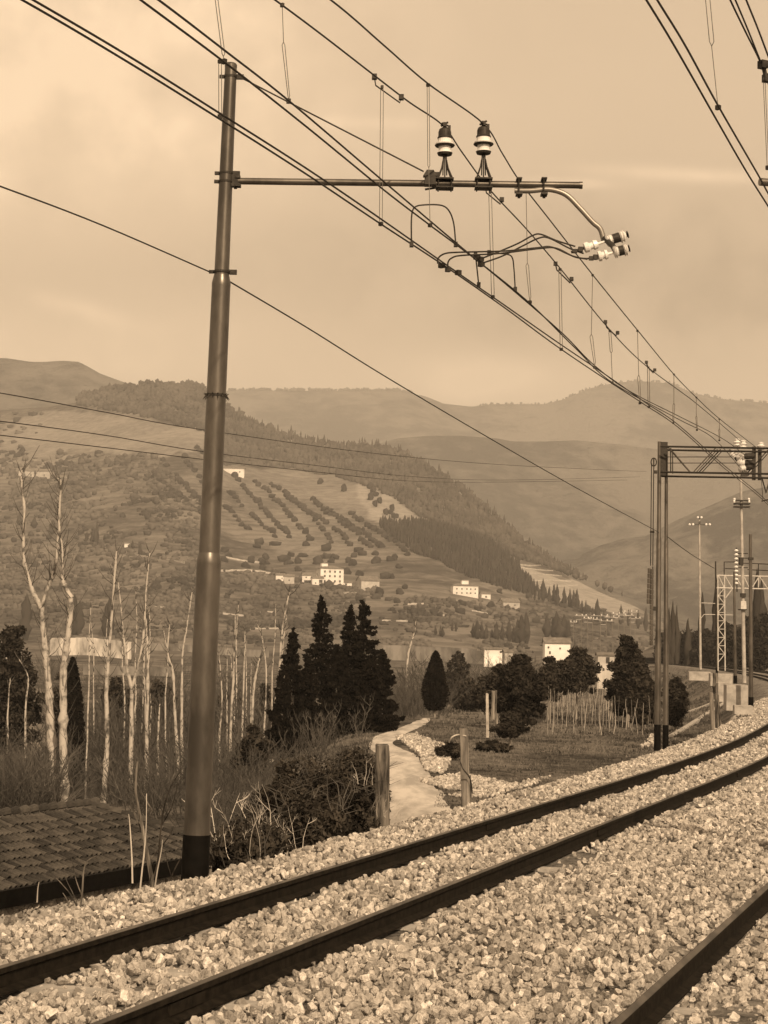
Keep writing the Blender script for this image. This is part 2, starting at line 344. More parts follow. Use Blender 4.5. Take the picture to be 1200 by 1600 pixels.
# river
mb = MB(); pts = []
n = 30
for i in range(n+1):
    Y = 106+i*2.2; pts += [(-70, Y, -7.18), (-4-.02*(Y-106), Y, -7.18)]
mb.add(pts, [(2*i, 2*i+1, 2*i+3, 2*i+2) for i in range(n)]); tag(mb.build('river', m_water), kind='structure')
# dirt road
cl_ = [(668, 1300, 60), (655, 1262, 50), (645, 1235, 42), (637, 1215, 36), (634, 1200, 35), (620, 1180, 29), (604, 1170, 25), (594, 1160, 18), (606, 1150, 20), (632, 1140, 16), (652, 1132, 14), (664, 1124, 9)]
mb = MB(); vs = []
xs = [c[1] for c in cl_][::-1]; cxs = [c[0] for c in cl_][::-1]; hws = [c[2] for c in cl_][::-1]
rows = 56
for i in range(rows):
    py = 1123+(1290-1123)*i/(rows-1); cx = interp(py, xs, cxs); hw = interp(py, xs, hws)
    for k in range(9):
        p = hit(cx+hw*(k/4-1)*(1+.10*snoise(py, k, .23, 2)+.05*R.uniform(-1, 1)), py); vs.append((p.x, p.y, p.z+.05-.012*abs(k-4)))
mb.add(vs, [(i*9+k, i*9+k+1, (i+1)*9+k+1, (i+1)*9+k) for i in range(rows-1) for k in range(8)]); tag(mb.build('road', m_road, smooth=True), kind='structure')

# ------------------------------------------------------------------ hills
CX = [-400, -50, 0, 60, 115, 180, 230, 290, 330, 360, 400, 450, 520, 600, 640, 700, 760, 820, 880, 940, 1000, 1060, 1110, 1250]
CY = [640, 640, 640, 634, 628, 612, 607, 609, 628, 652, 673, 688, 703, 709, 723, 757, 803, 856, 896, 926, 950, 984, 1004, 1012]
def hz(px): return YH+ROLL*(px-600)
def hillp(px, py, dz=0):
    foot = hz(px)+30; cr = interp(px, CX, CY); cr = min(cr, foot-4)
    tt = (foot-py)/(foot-cr); tt = max(0, min(1.25, tt)); Yc = interp(px, [-400, 200, 600, 1000, 1250], [3000, 2600, 2300, 1700, 1500])
    Y = 900+(Yc-900)*tt; X = (px-600)/F*Y
    dy = (hz(px)-py)/F*Y+CAMH
    return Vector((X, Y, dy+.0022*Y*math.sin(min(tt, 1)*math.pi)*snoise(X, Y, .018, 2)+.0012*Y*math.sin(min(tt, 1)*math.pi)*snoise(X, Y, .06, 5)+dz))
def poly(px, py, P):
    c = False; j = len(P)-1
    for i in range(len(P)):
        if (P[i][1] > py) != (P[j][1] > py) and px < (P[j][0]-P[i][0])*(py-P[i][1])/(P[j][1]-P[i][1])+P[i][0]: c = not c
        j = i
    return c
PALE = [([(0, 668), (60, 640), (120, 640), (200, 655), (330, 672), (340, 700), (250, 718), (130, 700), (60, 712), (0, 705)], .5),
        ([(360, 735), (450, 728), (530, 742), (560, 760), (620, 800), (600, 820), (540, 800), (470, 770), (400, 748)], .35),
        ([(555, 755), (610, 775), (690, 825), (590, 822), (570, 800)], .85),
        ([(795, 876), (850, 895), (930, 918), (1010, 948), (960, 962), (900, 945), (830, 910)], .95),
        ([(230, 700), (330, 720), (440, 870), (600, 880), (560, 810), (420, 740)], .22),
        ([(-100, 690), (90, 700), (120, 730), (-100, 740)], .35)]
def hill_sheet(name, xs, crest, foot, Yc, Yf, nt_, m, amp, pale=None, fs=.004):
    nx = len(xs); vs = []; at = []
    for j in range(nt_+3):
        for px in xs:
            cr = interp(px, *crest); ft = foot(px); cr = min(cr, ft-2)
            if pale is not None:
                if j <= nt_:
                    py = ft+(cr-ft)*j/nt_; p = hillp(px, py)
                else: p = hillp(px, cr); p.y += 150*(j-nt_); p.z -= 60*(j-nt_)
                vs.append(p); w = 0
                if j <= nt_:
                    qx = px+5*snoise(px, py, .11, 3); qy = py+3*snoise(py, px, .17, 1)
                    for P, k in PALE:
                        if poly(qx, qy, P): w = max(w, k)
                at.append(w)
            else:
                tt = min(j/nt_, 1); Y = Yf+(Yc-Yf)*tt; py = ft+(cr-ft)*tt; X = (px-600)/F*Y
                z = (hz(px)-py)/F*Y+CAMH+amp*Y*math.sin(tt*math.pi)*(snoise(X, Y, fs, 3)+.5*snoise(X, Y, fs*3.1, 7)+.25*snoise(X, Y, fs*8, 1))
                if j > nt_: Y += 300*(j-nt_); z -= 150*(j-nt_)
                vs.append((X, Y, z))
    q = [(j*nx+i, j*nx+i+1, (j+1)*nx+i+1, (j+1)*nx+i) for j in range(nt_+2) for i in range(nx-1)]
    me = npmesh(name, vs, q, m, True)
    if pale is not None:
        a = me.attributes.new('pale', 'FLOAT', 'POINT'); a.data.foreach_set('value', at)
    return tag(link(name, me), kind='structure')
m_hill = land_mat('hill_grassland', True, a=.065, c=.19, s1=.012, s2=.09, bump=.8, bd=3, contrast=.16, pale=.33)
m_mtn = land_mat('mountain_woods', a=.02, c=.15, s1=.0022, s2=.014, bump=1, bd=45, contrast=.11)
m_mtn2 = land_mat('mountain_spur_woods', a=.02, c=.16, s1=.0035, s2=.024, bump=1, bd=25, contrast=.11)
hill_sheet('hillside', list(np.arange(-400, 1251, 6)), (CX, CY), lambda p: hz(p)+30, 0, 0, 130, m_hill, 0, pale=1)
far = ([-500, 300, 355, 500, 620, 660, 690, 735, 765, 850, 880, 920, 950, 990, 1050, 1080, 1130, 1200, 1600], [640, 625, 608, 609, 609, 617, 629, 634, 630, 630, 622, 605, 598, 593, 597, 612, 622, 628, 600])
hill_sheet('mountain_range', list(np.arange(-500, 1600, 7)), far, lambda p: hz(p)+4, 7200, 4600, 70, m_mtn, .010, fs=.0016)
mid = ([-500, 350, 560, 620, 665, 720, 775, 800, 850, 900, 960, 1025, 1100, 1200, 1600], [760, 730, 700, 684, 680, 680, 684, 689, 689, 687, 693, 701, 712, 706, 660])
hill_sheet('mountain_ridge', list(np.arange(-100, 1600, 7)), mid, lambda p: hz(p)+4, 4900, 3500, 60, m_mtn, .013, fs=.0022)
spur = ([500, 620, 700, 800, 860, 900, 940, 975, 1010, 1060, 1110, 1160, 1200, 1600], [1008, 990, 960, 905, 880, 872, 852, 842, 838, 812, 790, 768, 760, 700])
hill_sheet('mountain_spur', list(np.arange(500, 1600, 6)), spur, lambda p: hz(p)+4, 3400, 2600, 50, m_mtn2, .014, fs=.004)
lf = ([-600, -100, 0, 40, 60, 90, 115, 125, 150, 200, 300, 420, 600], [540, 556, 557, 563, 563, 561, 563, 568, 582, 600, 640, 700, 800])
hill_sheet('distant_hill', list(np.arange(-600, 600, 7)), lf, lambda p: hz(p)+4, 4300, 2800, 50, m_mtn, .006, fs=.002)
# nearer bank on the right beyond the tracks
bank = ([1000, 1040, 1075, 1110, 1160, 1200, 1300, 1600], [1024, 1000, 992, 985, 975, 965, 930, 850])
hill_sheet('wooded_bank', list(np.arange(1000, 1700, 7)), bank, lambda p: hz(p)+7, 700, 480, 24, m_hill, .004, fs=.02)

# ------------------------------------------------------------------ foliage tools
def ico(sub):
    bm = bmesh.new(); bmesh.ops.create_icosphere(bm, subdivisions=sub, radius=1); bm.verts.ensure_lookup_table()
    v = np.array([x.co[:] for x in bm.verts]); f = np.array([[w.index for w in x.verts] for x in bm.faces]); bm.free(); return v, f
ICO1 = ico(1); ICO2 = ico(2)
def blob(seed, rx=1, rz=1, sub=2, amt=.22, flat=0):
    rs = np.random.RandomState(seed); v, f = (ICO1 if sub == 1 else ICO2); v = v.copy()
    d = np.ones(len(v))
    for k in range(5):
        w = rs.randn(3)*2.2; d += amt*.6*np.sin(v@w+rs.rand()*6)
    d += amt*rs.randn(len(v))*.55; v = v*d[:, None]; v[:, 0] *= rx; v[:, 1] *= rx; v[:, 2] = v[:, 2]*rz+rz*.85; return v, f
def cone_tree(seed, h=1, r=.16, lay=7, seg=7):
    rs = np.random.RandomState(seed); vs = []; fs = []
    prof = []
    for i in range(lay+1):
        t = i/lay; rr = r*(math.sin(min(t*3.2+.25, 1.57)))*(1-t)**.65*(1+.25*rs.randn()*.5)
        prof.append((t, max(rr, .004)))
    for t, rr in prof:
        for k in range(seg):
            a = 2*math.pi*k/seg+rs.rand()*.3; q = rr*(1+.22*rs.randn()); vs.append((q*math.cos(a), q*math.sin(a), h*(t+.02*rs.randn())))
    for i in range(lay):
        for k in range(seg):
            k2 = (k+1) % seg; a, b_, c, d = i*seg+k, i*seg+k2, (i+1)*seg+k2, (i+1)*seg+k; fs += [(a, b_, c), (a, c, d)]
    return np.array(vs), np.array(fs)
def join_stuff(name, protos, pts, m, label):
    """pts: (x, y, z, scale_xy, scale_z, rz, proto)"""
    V_ = []; F_ = []; off = 0
    for x, y, z, s, sz, rz, k in pts:
        v, f = protos[k]; c, n_ = math.cos(rz), math.sin(rz)
        w = np.empty_like(v); w[:, 0] = (v[:, 0]*c-v[:, 1]*n_)*s+x; w[:, 1] = (v[:, 0]*n_+v[:, 1]*c)*s+y; w[:, 2] = v[:, 2]*sz+z
        V_.append(w); F_.append(f+off); off += len(v)
    me = npmesh(name, np.concatenate(V_), np.concatenate(F_), m); return tag(link(name, me), label, kind='stuff')
def leaves(P, size, seed, m, name, jit=.5):
    """P: n x 3 points, one small bent leaf face each"""
    rs = np.random.RandomState(seed); n = len(P); a = rs.randn(n, 3); a /= np.linalg.norm(a, axis=1)[:, None]; b_ = rs.randn(n, 3); b_ -= (b_*a).sum(1)[:, None]*a; b_ /= np.linalg.norm(b_, axis=1)[:, None]
    s = size*(1-jit/2+jit*rs.rand(n))[:, None]
    V_ = np.stack([P-a*s, P+b_*s*.45, P+a*s, P-b_*s*.45], 1).reshape(-1, 3); Fq = np.arange(4*n).reshape(-1, 4)
    return npmesh(name, V_, Fq, m)
def in_ball(rs, n):
    p = rs.randn(n, 3); p /= np.linalg.norm(p, axis=1)[:, None]; return p*(rs.rand(n)**.45)[:, None]
def bushy_points(rs, n, h, r, clumps, zlow=.0, up=1.0):
    """points of an uneven crown h tall and r wide: many small clumps on short boughs, stray sprays outside"""
    out = []; clumps = int(clumps*3.2); hh = h-zlow
    for i in range(clumps):
        t = rs.rand(); zc = zlow+hh*(.06+.86*t); rr = r*math.sqrt(max(.06, 1-abs(2*t-.8)**2.2))*(.8+.3*rs.rand())
        a = rs.rand()*6.283; q = rr*rs.rand()**.45*.95; cr = min(r, hh*.6)*(.12+.2*rs.rand()); c = np.array([q*math.cos(a), q*math.sin(a), zc])
        p = rs.randn(n//clumps, 3); p /= np.linalg.norm(p, axis=1)[:, None]; p *= (rs.rand(len(p))**.6)[:, None]*(1+.35*(rs.rand(len(p)) < .12))[:, None]
        out.append(p*np.array([cr, cr, cr*.75*up])+c)
    c0 = in_ball(rs, n//3)*np.array([r*.72, r*.72, hh*.40])+np.array([0, 0, zlow+hh*.47]); out.append(c0)
    P = np.concatenate(out); return P[(P[:, 2] > zlow*.8) & (P[:, 2] < h*1.03)]
def conifer_points(rs, n, h, r, zlow=.04):
    """whorled boughs of uneven length, drooping and turned up at the tip, gaps between them"""
    out = []; lev = int(h/.33); per = 6; nb = lev*per; k = max(8, n//nb)
    for i in range(lev):
        t = i/lev; z = h*(zlow+(1-zlow)*t); rr = r*min(1, (1-t)**.78*(1.0+.12*math.sin(i*.9)))+.10
        for j in range(per):
            a = rs.rand()*6.283; ln = rr*(.45+.65*rs.rand()); kk = max(6, int(k*(.35+ln/r))); s = rs.rand(kk)**.75; wd_ = .05+.13*ln*np.minimum(s*1.6, 1)*(1.15-s)
            x = np.cos(a)*ln*s-np.sin(a)*wd_*rs.randn(kk); y = np.sin(a)*ln*s+np.cos(a)*wd_*rs.randn(kk); zz = z-.22*ln*s+.42*ln*np.maximum(s-.6, 0)+rs.randn(kk)*.055
            out.append(np.stack([x, y, zz], 1))
    la = rs.rand()*6.28; q = rs.rand(70); tip = np.stack([np.cos(la)*.25*q**2+rs.randn(70)*.045, np.sin(la)*.25*q**2+rs.randn(70)*.045, h*.93+q*h*.09], 1); out.append(tip)
    return np.concatenate(out)
def trunk_mb(h, r0, r1, bend=.1, seed=0, base=(0, 0, 0), seg=7):
    rs = random.Random(seed); P = [Vector(base)+Vector((bend*math.sin(i*1.3+seed)*i/6, bend*math.cos(i*1.7+seed)*i/6, h*i/6)) for i in range(7)]
    m = MB(); m.tube(P, [r0+(r1-r0)*i/6 for i in range(7)], seg); return m

# ------------------------------------------------------------------ vegetation on the hill
WOOD = [(110, 630), (125, 612), (180, 604), (230, 598), (300, 600), (330, 618), (360, 642), (400, 665), (450, 680), (520, 695), (600, 700), (640, 714), (700, 748), (760, 793), (820, 846), (880, 886), (940, 916), (1010, 946),
        (930, 912), (850, 886), (790, 868), (700, 828), (620, 782), (560, 757), (520, 742), (440, 728), (350, 728), (340, 680), (240, 655)]
CYPW = [(592, 820), (640, 822), (700, 828), (760, 850), (795, 872), (830, 908), (860, 935), (800, 925), (740, 900), (690, 880), (640, 862), (610, 845)]
protos = [blob(i, .75, .75, 1, .25) for i in range(6)]+[cone_tree(i, 1.9, .42, 6, 6) for i in range(4)]
pts = []; c = 0
while c < 5200:
    px = R.uniform(100, 1015); py = R.uniform(596, 948)
    if not poly(px, py, WOOD): continue
    c += 1; p = hillp(px, py); s = R.uniform(.0016, .0030)*p.y*(1 if py > 640 else .9)
    pts.append((p.x, p.y, p.z-s*.3, s*.8, s*R.uniform(.8, 1.25), R.uniform(0, 6), R.randrange(10) if px > 360 else R.randrange(6)))
join_stuff('hill_forest', protos, pts, m_forest, 'dark mixed forest covering the long ridge behind the olive terraces')
pts = []; c = 0
while c < 1700:
    px = R.uniform(590, 862); py = R.uniform(818, 938)
    if not poly(px, py, CYPW): continue
    c += 1; p = hillp(px, py); h = R.uniform(.004, .0068)*p.y
    pts.append((p.x, p.y, p.z-1, h*.95, h, R.uniform(0, 6), R.randrange(6)))
cyps = [cone_tree(20+i, 1, .17, 7, 7) for i in range(6)]
join_stuff('cypress_wood', cyps, pts, m_cyp, 'dense dark cypress wood running down the slope above the villa')
# far skyline trees
pts = []
for i in range(420):
    px = R.uniform(350, 640) if i < 260 else R.uniform(740, 1200)
    Y = 7200; ftop = interp(px, *far); s = R.uniform(3, 9)*(1 if i < 260 else .8)
    pts.append(((px-600)/F*Y, Y, (hz(px)-ftop)/F*Y+CAMH-3, s, s*1.3, R.uniform(0, 6), R.randrange(6)))
join_stuff('skyline_trees', protos[:6], pts, m_forest, 'thin line of tiny trees along the far mountain skyline')
# olive trees one by one
om = [link('x', npmesh('olive_tree', *blob(40+i, .72, .74, 2, .24), m_olive)) for i in range(6)]
for o in om: COL.objects.unlink(o)
om = [o.data for o in om]
rows_ = [[(248, 718), (313, 783), (330, 800)], [(232, 735), (262, 760), (312, 806)], [(347, 790), (393, 833)], [(353, 763), (400, 812), (432, 842)], [(360, 740), (430, 817), (457, 843)], [(392, 747), (467, 820), (487, 845)],
         [(417, 753), (490, 813), (522, 853)], [(430, 766), (520, 827), (548, 853)], [(483, 783), (533, 817), (582, 860)], [(505, 792), (560, 830), (600, 862)], [(545, 800), (590, 835), (640, 868)], [(280, 712), (330, 765)], [(300, 702), (345, 740)], [(572, 762), (620, 808)]]
n_ol = 0
for row in rows_:
    P = [Vector((a, b_, 0)) for a, b_ in row]; cps = catmull(P, 20); acc = 0; last = cps[0]; step = 5.2
    for q_ in cps:
        acc += (q_-last).length; last = q_
        if acc >= step:
            acc = 0; px = q_.x+R.uniform(-.6, .6); py = q_.y+R.uniform(-.6, .6); p = hillp(px, py); s = R.uniform(.0016, .0025)*p.y
            if R.random() < .06: continue
            o = link('olive_tree', R.choice(om), None, (p.x, p.y, p.z-s*.3), R.uniform(0, 6), (s, s, s*R.uniform(.85, 1.1)))
            tag(o, 'small round olive tree in one of the diagonal rows on the terraced hillside', 'olive tree', 'olive trees in rows on the terraced hillside'); n_ol += 1
zones = [([(345, 850), (420, 845), (520, 860), (640, 872), (650, 900), (560, 912), (430, 900), (350, 880)], 62, 'olive tree of the dense belt just above the white farm buildings'),
         ([(0, 740), (90, 715), (230, 715), (300, 800), (300, 880), (0, 860)], 0, ''),
         ([(560, 880), (700, 900), (850, 940), (860, 985), (560, 980)], 22, 'olive tree scattered on the slope round the villa with the roof turret')]
for P, n_, lab in zones:
    c = 0; k = 0
    while c < n_ and k < 5000:
        k += 1; px = R.uniform(0, 870); py = R.uniform(700, 990)
        if not poly(px, py, P): continue
        c += 1; p = hillp(px, py); s = R.uniform(.0018, .0032)*p.y
        tag(link('olive_tree', R.choice(om), None, (p.x, p.y, p.z-s*.3), R.uniform(0, 6), (s, s, s*R.uniform(.8, 1.1))), lab, 'olive tree', lab.replace('olive tree', 'olive trees'))
# uncounted scrub
SCR = [[(-20, 705), (100, 705), (240, 712), (330, 800), (330, 900), (440, 900), (560, 925), (700, 935), (860, 945), (1000, 968), (1060, 1000), (1000, 1020), (-20, 1005)]]
pts = []; c = 0
while c < 4300:
    px = R.uniform(-30, 1060); py = R.uniform(640, 1020)
    if not poly(px, py, SCR[0]) and not (px < 60 and R.random() < .2): continue
    nz = snoise(px, py, .035, 2)+.5*snoise(px, py, .1, 4)
    if nz < R.uniform(-1.0, .5): continue
    c += 1; p = hillp(px, py); s = R.uniform(.0010, .0029)*p.y
    pts.append((p.x, p.y, p.z-s*.35, s, s*R.uniform(.6, 1.1), R.uniform(0, 6), R.randrange(6)))
m_scrub = mat('scrub', .04, .12, .015, rough=1, w=1.1, spec=.05, lo=.42, hi=.58)
join_stuff('hillside_scrub', protos[:6], pts, m_scrub, 'mixed scrub and small bare trees covering the lower hillside')
# single cypresses and small firs on the hill
cm = []
for i in range(5):
    cm.append(npmesh('cypress_tree', *cone_tree(60+i, 1, .15, 8, 8), m_cyp))
def cyp(px, base, top, lab, grp=None, wid=1.0, hill=True, Y=None):
    p = hillp(px, base) if hill else on(px, Y); h = (base-top)/F*p.y
    return tag(link('cypress_tree', R.choice(cm), None, (p.x, p.y, p.z-.3), R.uniform(0, 6), (h*wid, h*wid, h)), lab, 'cypress', grp)
gA = 'cypresses in a line below the terraced pale field'
for px, b_, t_ in ((851, 944, 906), (861, 948, 921), (868, 948, 915), (873, 951, 917), (884, 952, 919), (893, 955, 924), (899, 957, 927), (904, 958, 925), (912, 963, 942), (918, 965, 940), (845, 943, 924), (838, 941, 926)):
    cyp(px, b_, t_, 'slim dark cypress in the line below the terraced pale field', gA)
cyp(936, 972, 935, 'tall broad dark cypress standing against the pale field', None, 1.2)
for px, b_, t_ in ((929, 975, 950), (946, 978, 955), (957, 980, 962), (973, 980, 948), (985, 982, 955), (1000, 985, 955), (1012, 988, 950)):
    cyp(px, b_, t_, 'dark cypress beside the railway masts at the foot of the ridge', 'cypresses beside the railway masts')
for px, b_, t_ in ((858, 1000, 963), (868, 1001, 968), (872, 1002, 958), (884, 1002, 962), (877, 1003, 966), (891, 1003, 972)):
    cyp(px, b_, t_, 'dark cypress directly behind the white house with the long roof', 'cypresses behind the long-roofed white house', 1.6)
for px, b_, t_ in ((743, 998, 975), (749, 1000, 970), (756, 1000, 974), (763, 1001, 978), (779, 1003, 972), (788, 1004, 976), (799, 1005, 971), (806, 1006, 980), (818, 1008, 962), (825, 1008, 958), (812, 1007, 968), (772, 1001, 984)):
    cyp(px, b_, t_, 'dark cypress in the grove left of the long-roofed white house', 'cypresses of the grove left of the white house', 1.5)
for px, b_, t_ in ((710, 990, 976), (716, 991, 975), (684, 996, 980), (692, 997, 979), (695, 998, 981)):
    cyp(px, b_, t_, 'small dark cypress on the slope above the river field', 'small cypresses above the river field', 1.4)
for px, b_, t_, w_ in ((53, 825, 806, 2.2), (82, 836, 812, 2.2), (151, 852, 818, 1.2), (144, 850, 832, 1.4), (208, 862, 846, 1.3), (220, 866, 845, 1.3), (136, 848, 828, 1.6), (30, 820, 800, 2.0)):
    cyp(px, b_, t_, 'small dark cypress alone among scrub on the left hillside', 'lone cypresses on the left hillside', w_)
for i, (px, b_, t_) in enumerate(((120, 990, 925), (128, 990, 935), (175, 990, 930), (170, 992, 940), (45, 1000, 925), (232, 995, 950))):
    cyp(px, b_, t_, 'hazy dark conifer behind the pale river wall on the left', 'conifers behind the pale river wall', 1.3)
# lone tree dots on pale field
for px, py in ((499, 754), (536, 773), (592, 785), (585, 792), (578, 781), (612, 795), (602, 800)):
    p = hillp(px, py); s = .0022*p.y; tag(link('field_bush', R.choice(om), None, (p.x, p.y, p.z-s*.2), 0, (s*.8, s*.8, s*1.3)), 'small dark bush alone in the open pale field below the ridge', 'bush', 'bushes in the open pale field')
# terrace walls
def terrace(P, hpx, lab, grp=None, m=m_wallg, name='terrace_wall'):
    c_ = catmull([hillp(a, b_) for a, b_ in P], 10); mb = MB(); vs = []
    for q_ in c_:
        h = hpx/F*q_.y; j = 1+.25*R.uniform(-1, 1); vs += [(q_.x, q_.y-1, q_.z-2), (q_.x, q_.y-1, q_.z+h*j), (q_.x, q_.y+1.2, q_.z+h*j), (q_.x, q_.y+1.2, q_.z-2)]
    n_ = len(c_); f = [(4*i+k, 4*i+4+k, 4*i+5+k, 4*i+1+k) for i in range(n_-1) for k in range(3)]+[(0, 1, 2, 3), (4*n_-4, 4*n_-1, 4*n_-2, 4*n_-3)]
    mb.add(vs, f); o = c_[0]; tag(mb.build(name, m, None, o), lab, 'wall', grp)
terrace([(175, 858), (225, 868), (290, 884)], 3, 'long pale dry stone wall descending right across the left hillside')
terrace([(350, 868), (380, 872), (420, 876)], 2, 'short pale stone terrace wall immediately right of the mast')
terrace([(345, 900), (390, 901), (440, 903)], 2.5, 'pale terrace wall left of the white farm buildings')
for P in ([(805, 882), (835, 884), (850, 884)], [(812, 888), (840, 890), (866, 893)], [(822, 896), (850, 898), (880, 901)], [(830, 904), (862, 906), (895, 909)], [(845, 912), (870, 913), (905, 915)]):
    terrace(P, 1.2, 'thin ledge across the pale terraced field', 'ledges across the pale terraced field')
for P, in (([(215, 925), (245, 929)],), ([(225, 968), (255, 972)],), ([(230, 948), (262, 950)],), ([(345, 958), (395, 960)],), ([(410, 952), (440, 954)],), ([(600, 970), (640, 972)],), ([(640, 948), (665, 947)],), ([(395, 985), (440, 985)],), ([(690, 962), (712, 960)],), ([(740, 955), (765, 957)],), ([(525, 933), (560, 934)],)):
    terrace(P, 2.2, 'short pale retaining wall among the scrub of the lower slope', 'retaining walls on the lower slope')

# ------------------------------------------------------------------ houses
def house(px, base, wpx, hpx, dep, rz, label, roofk=.28, wins=(), m=None, tower=None, chimney=False, Y=None, roof='gable', name='farmhouse', cat='house', grp=None, wside=()):
    p = hillp(px, base) if Y is None else atY(px, base, Y)
    k = p.y/F; w = wpx*k; h = hpx*k; d = dep*w; m = m or m_white
    o = thing(name, label, cat, p, grp); ca, sa = math.cos(rz), math.sin(rz)
    def T(x, y, z): return Vector((p.x+x*ca-y*sa, p.y+x*sa+y*ca, p.z+z))
    mb = MB(); c = T(0, d/2, h/2-2); mb.box(c, (w, d, h+4), rz)
    if roof == 'gable':
        rh = d*roofk; a = [T(-w/2, 0, h), T(-w/2, d, h), T(-w/2, d/2, h+rh), T(w/2, 0, h), T(w/2, d, h), T(w/2, d/2, h+rh)]; mb.add(a, [(0, 2, 1), (3, 4, 5), (0, 3, 5, 2), (1, 2, 5, 4)])
    wl = mb.build('wall', m, o)
    mb = MB(); e = w*.03+.15; th = max(.3, h*.04)
    if roof == 'gable':
        for s in (0, 1):
            y0, y1 = (-e, d/2) if s == 0 else (d/2, d+e); z0, z1 = (h-e*roofk*2*.9, h+rh) if s == 0 else (h+rh, h-e*roofk*2*.9)
            a = [T(-w/2-e, y0, z0+.1), T(w/2+e, y0, z0+.1), T(w/2+e, y1, z1+.1), T(-w/2-e, y1, z1+.1)]; b2 = [v_+Vector((0, 0, th)) for v_ in a]
            mb.add(a+b2, [(0, 3, 2, 1), (4, 5, 6, 7), (0, 1, 5, 4), (1, 2, 6, 5), (2, 3, 7, 6), (3, 0, 4, 7)])
    else:
        rh = min(w, d)*roofk*.7; q0 = min(w, d)*.42
        a = [T(-w/2-e, -e, h+.05), T(w/2+e, -e, h+.05), T(w/2+e, d+e, h+.05), T(-w/2-e, d+e, h+.05), T(-w/2+q0, d/2, h+rh), T(w/2-q0, d/2, h+rh)]
        mb.add(a, [(0, 1, 5, 4), (1, 2, 5), (2, 3, 4, 5), (3, 0, 4), (3, 2, 1, 0)])
    rf = mb.build('roof', m_froof, o)
    if tower:
        tw, thh = tower[0]*k, tower[1]*k; mb = MB(); mb.box(T((tower[2] if len(tower) > 2 else 0)*k, d/2, h+rh*.6+thh/2), (tw, tw, thh), rz); tt_ = mb.build('turret', m, o)
        mb = MB(); mb.box(T((tower[2] if len(tower) > 2 else 0)*k, d/2, h+rh*.6+thh+.2), (tw*1.15, tw*1.15, .4), rz); mb.build('turret_roof', m_froof, tt_)
    if chimney: mb = MB(); mb.box(T(w*.2, d/2, h+rh+.5), (.8, .8, 1.8), rz); mb.build('chimney', m, rf)
    for wx, wz, ww, wh in wins:
        mb = MB(); mb.box(T(wx*w, -.05, wz*h), (max(ww*w, .5), .3, wh*h), rz); mb.build('window', m_win, o)
    for wy, wz, ww, wh in wside:
        mb = MB(); mb.box(T(-w/2-.05, wy*d, wz*h), (.3, ww*d, wh*h), rz); mb.build('window', m_win, o)
    return o
W3 = [(x, z, .07, .12) for z in (.25, .55, .82) for x in (-.32, -.1, .12, .34)]
house(521, 917, 37, 26, .8, .25, 'tall white farmhouse with three rows of small windows, highest of the farm group', wins=W3, tower=(10, 5, -10), roof='hip')
house(485, 919, 22, 12, .7, -.1, 'low white farm wing with open dark ground floor left of the tall farmhouse', wins=[(-.1, .2, .5, .35), (-.2, .75, .1, .15)])
house(499, 921, 18, 10, .7, .2, 'small white outbuilding with dark archway joined to the tall farmhouse', wins=[(.25, .6, .3, .5), (-.2, .3, .1, .2)])
house(454, 921, 16, 11, .8, .1, 'grey-fronted narrow farm building at the left end of the farm group', m=m_wallg, wins=[(0, .5, .12, .2)])
house(440, 914, 14, 9, .7, .0, 'small pale shed behind the left end of the farm group', wins=[(.2, .5, .1, .2)])
house(537, 916, 30, 5, .3, .1, 'long low white yard building in front of the tall farmhouse', wins=[(.2, .5, .1, .5)], roofk=.2)
house(581, 926, 30, 15, .8, .35, 'pale barn with plain gable standing alone right of the farm group', m=m_wallg, wins=[(.3, .5, .06, .12)])
house(730, 931, 40, 16, .6, .12, 'square white villa with small turret on its roof below the cypress wood', wins=[(x, z, .05, .14) for z in (.3, .7) for x in (-.35, -.15, .05, .2, .38)], roof='hip', tower=(11, 6, 0))
house(762, 933, 15, 7, .7, .3, 'little white shed right beside the turreted villa', wins=[(0, .4, .2, .4)])
house(802, 949, 28, 9, .7, .35, 'grey stone cottage with pale roof, half ruined, right of the villa', m=m_wallg, wins=[(-.2, .5, .1, .2), (.2, .5, .1, .2)])
house(871, 1032, 40, 27, .5, .08, 'white house with long dark roof behind the dark oaks', m=m_white, wins=[(-.3, .45, .05, .16), (-.36, .75, .04, .1), (.1, .7, .04, .1), (-.32, .12, .07, .2)], Y=620, roofk=.35)
house(795, 1030, 14, 10, .8, .3, 'small dull plastered house with sloping roof half hidden by the oaks', Y=560, m=m_wallg, wins=[(.1, .5, .1, .2)])
house(775, 1022, 36, 7, .3, .05, 'long low whitewashed farm wall and shed left of the oaks', Y=600, wins=[(.2, .5, .06, .4)], roofk=.15)
house(947, 1036, 26, 11, .5, .05, 'small pale lineside hut with dark doorway beyond the vineyard', Y=300, m=m_wallg, wins=[(.1, .45, .16, .8)], roofk=.15, name='lineside_hut', cat='hut')
house(363, 741, 32, 11, .5, .0, 'white house on the hilltop immediately right of the mast', wins=[(.3, .5, .05, .2)], roofk=.15)
house(38, 744, 24, 12, .6, .2, 'left half of the pale farmhouse on the left hillside', m=m_wallg, wins=[(-.1, .5, .08, .25), (.3, .5, .08, .25)])
house(64, 745, 22, 13, .6, -.1, 'right half of the pale farmhouse on the left hillside', m=m_wallg, wins=[(.1, .5, .08, .25)])
house(94, 748, 14, 6, .6, .0, 'tiny pale hut right of the farmhouse on the left hillside', m=m_wallg, wins=[(.1, .5, .1, .3)], name='hut', cat='hut')
house(12, 1000, 16, 10, .8, .3, 'small white hut at the far left edge behind the bare willows', Y=420, wins=[(.1, .5, .1, .3)], name='hut', cat='hut')
house(205, 853, 20, 5, .5, .0, 'small white hut behind two cypresses on the left hillside', wins=[(.2, .5, .1, .3)], roofk=.1, name='hut', cat='hut')
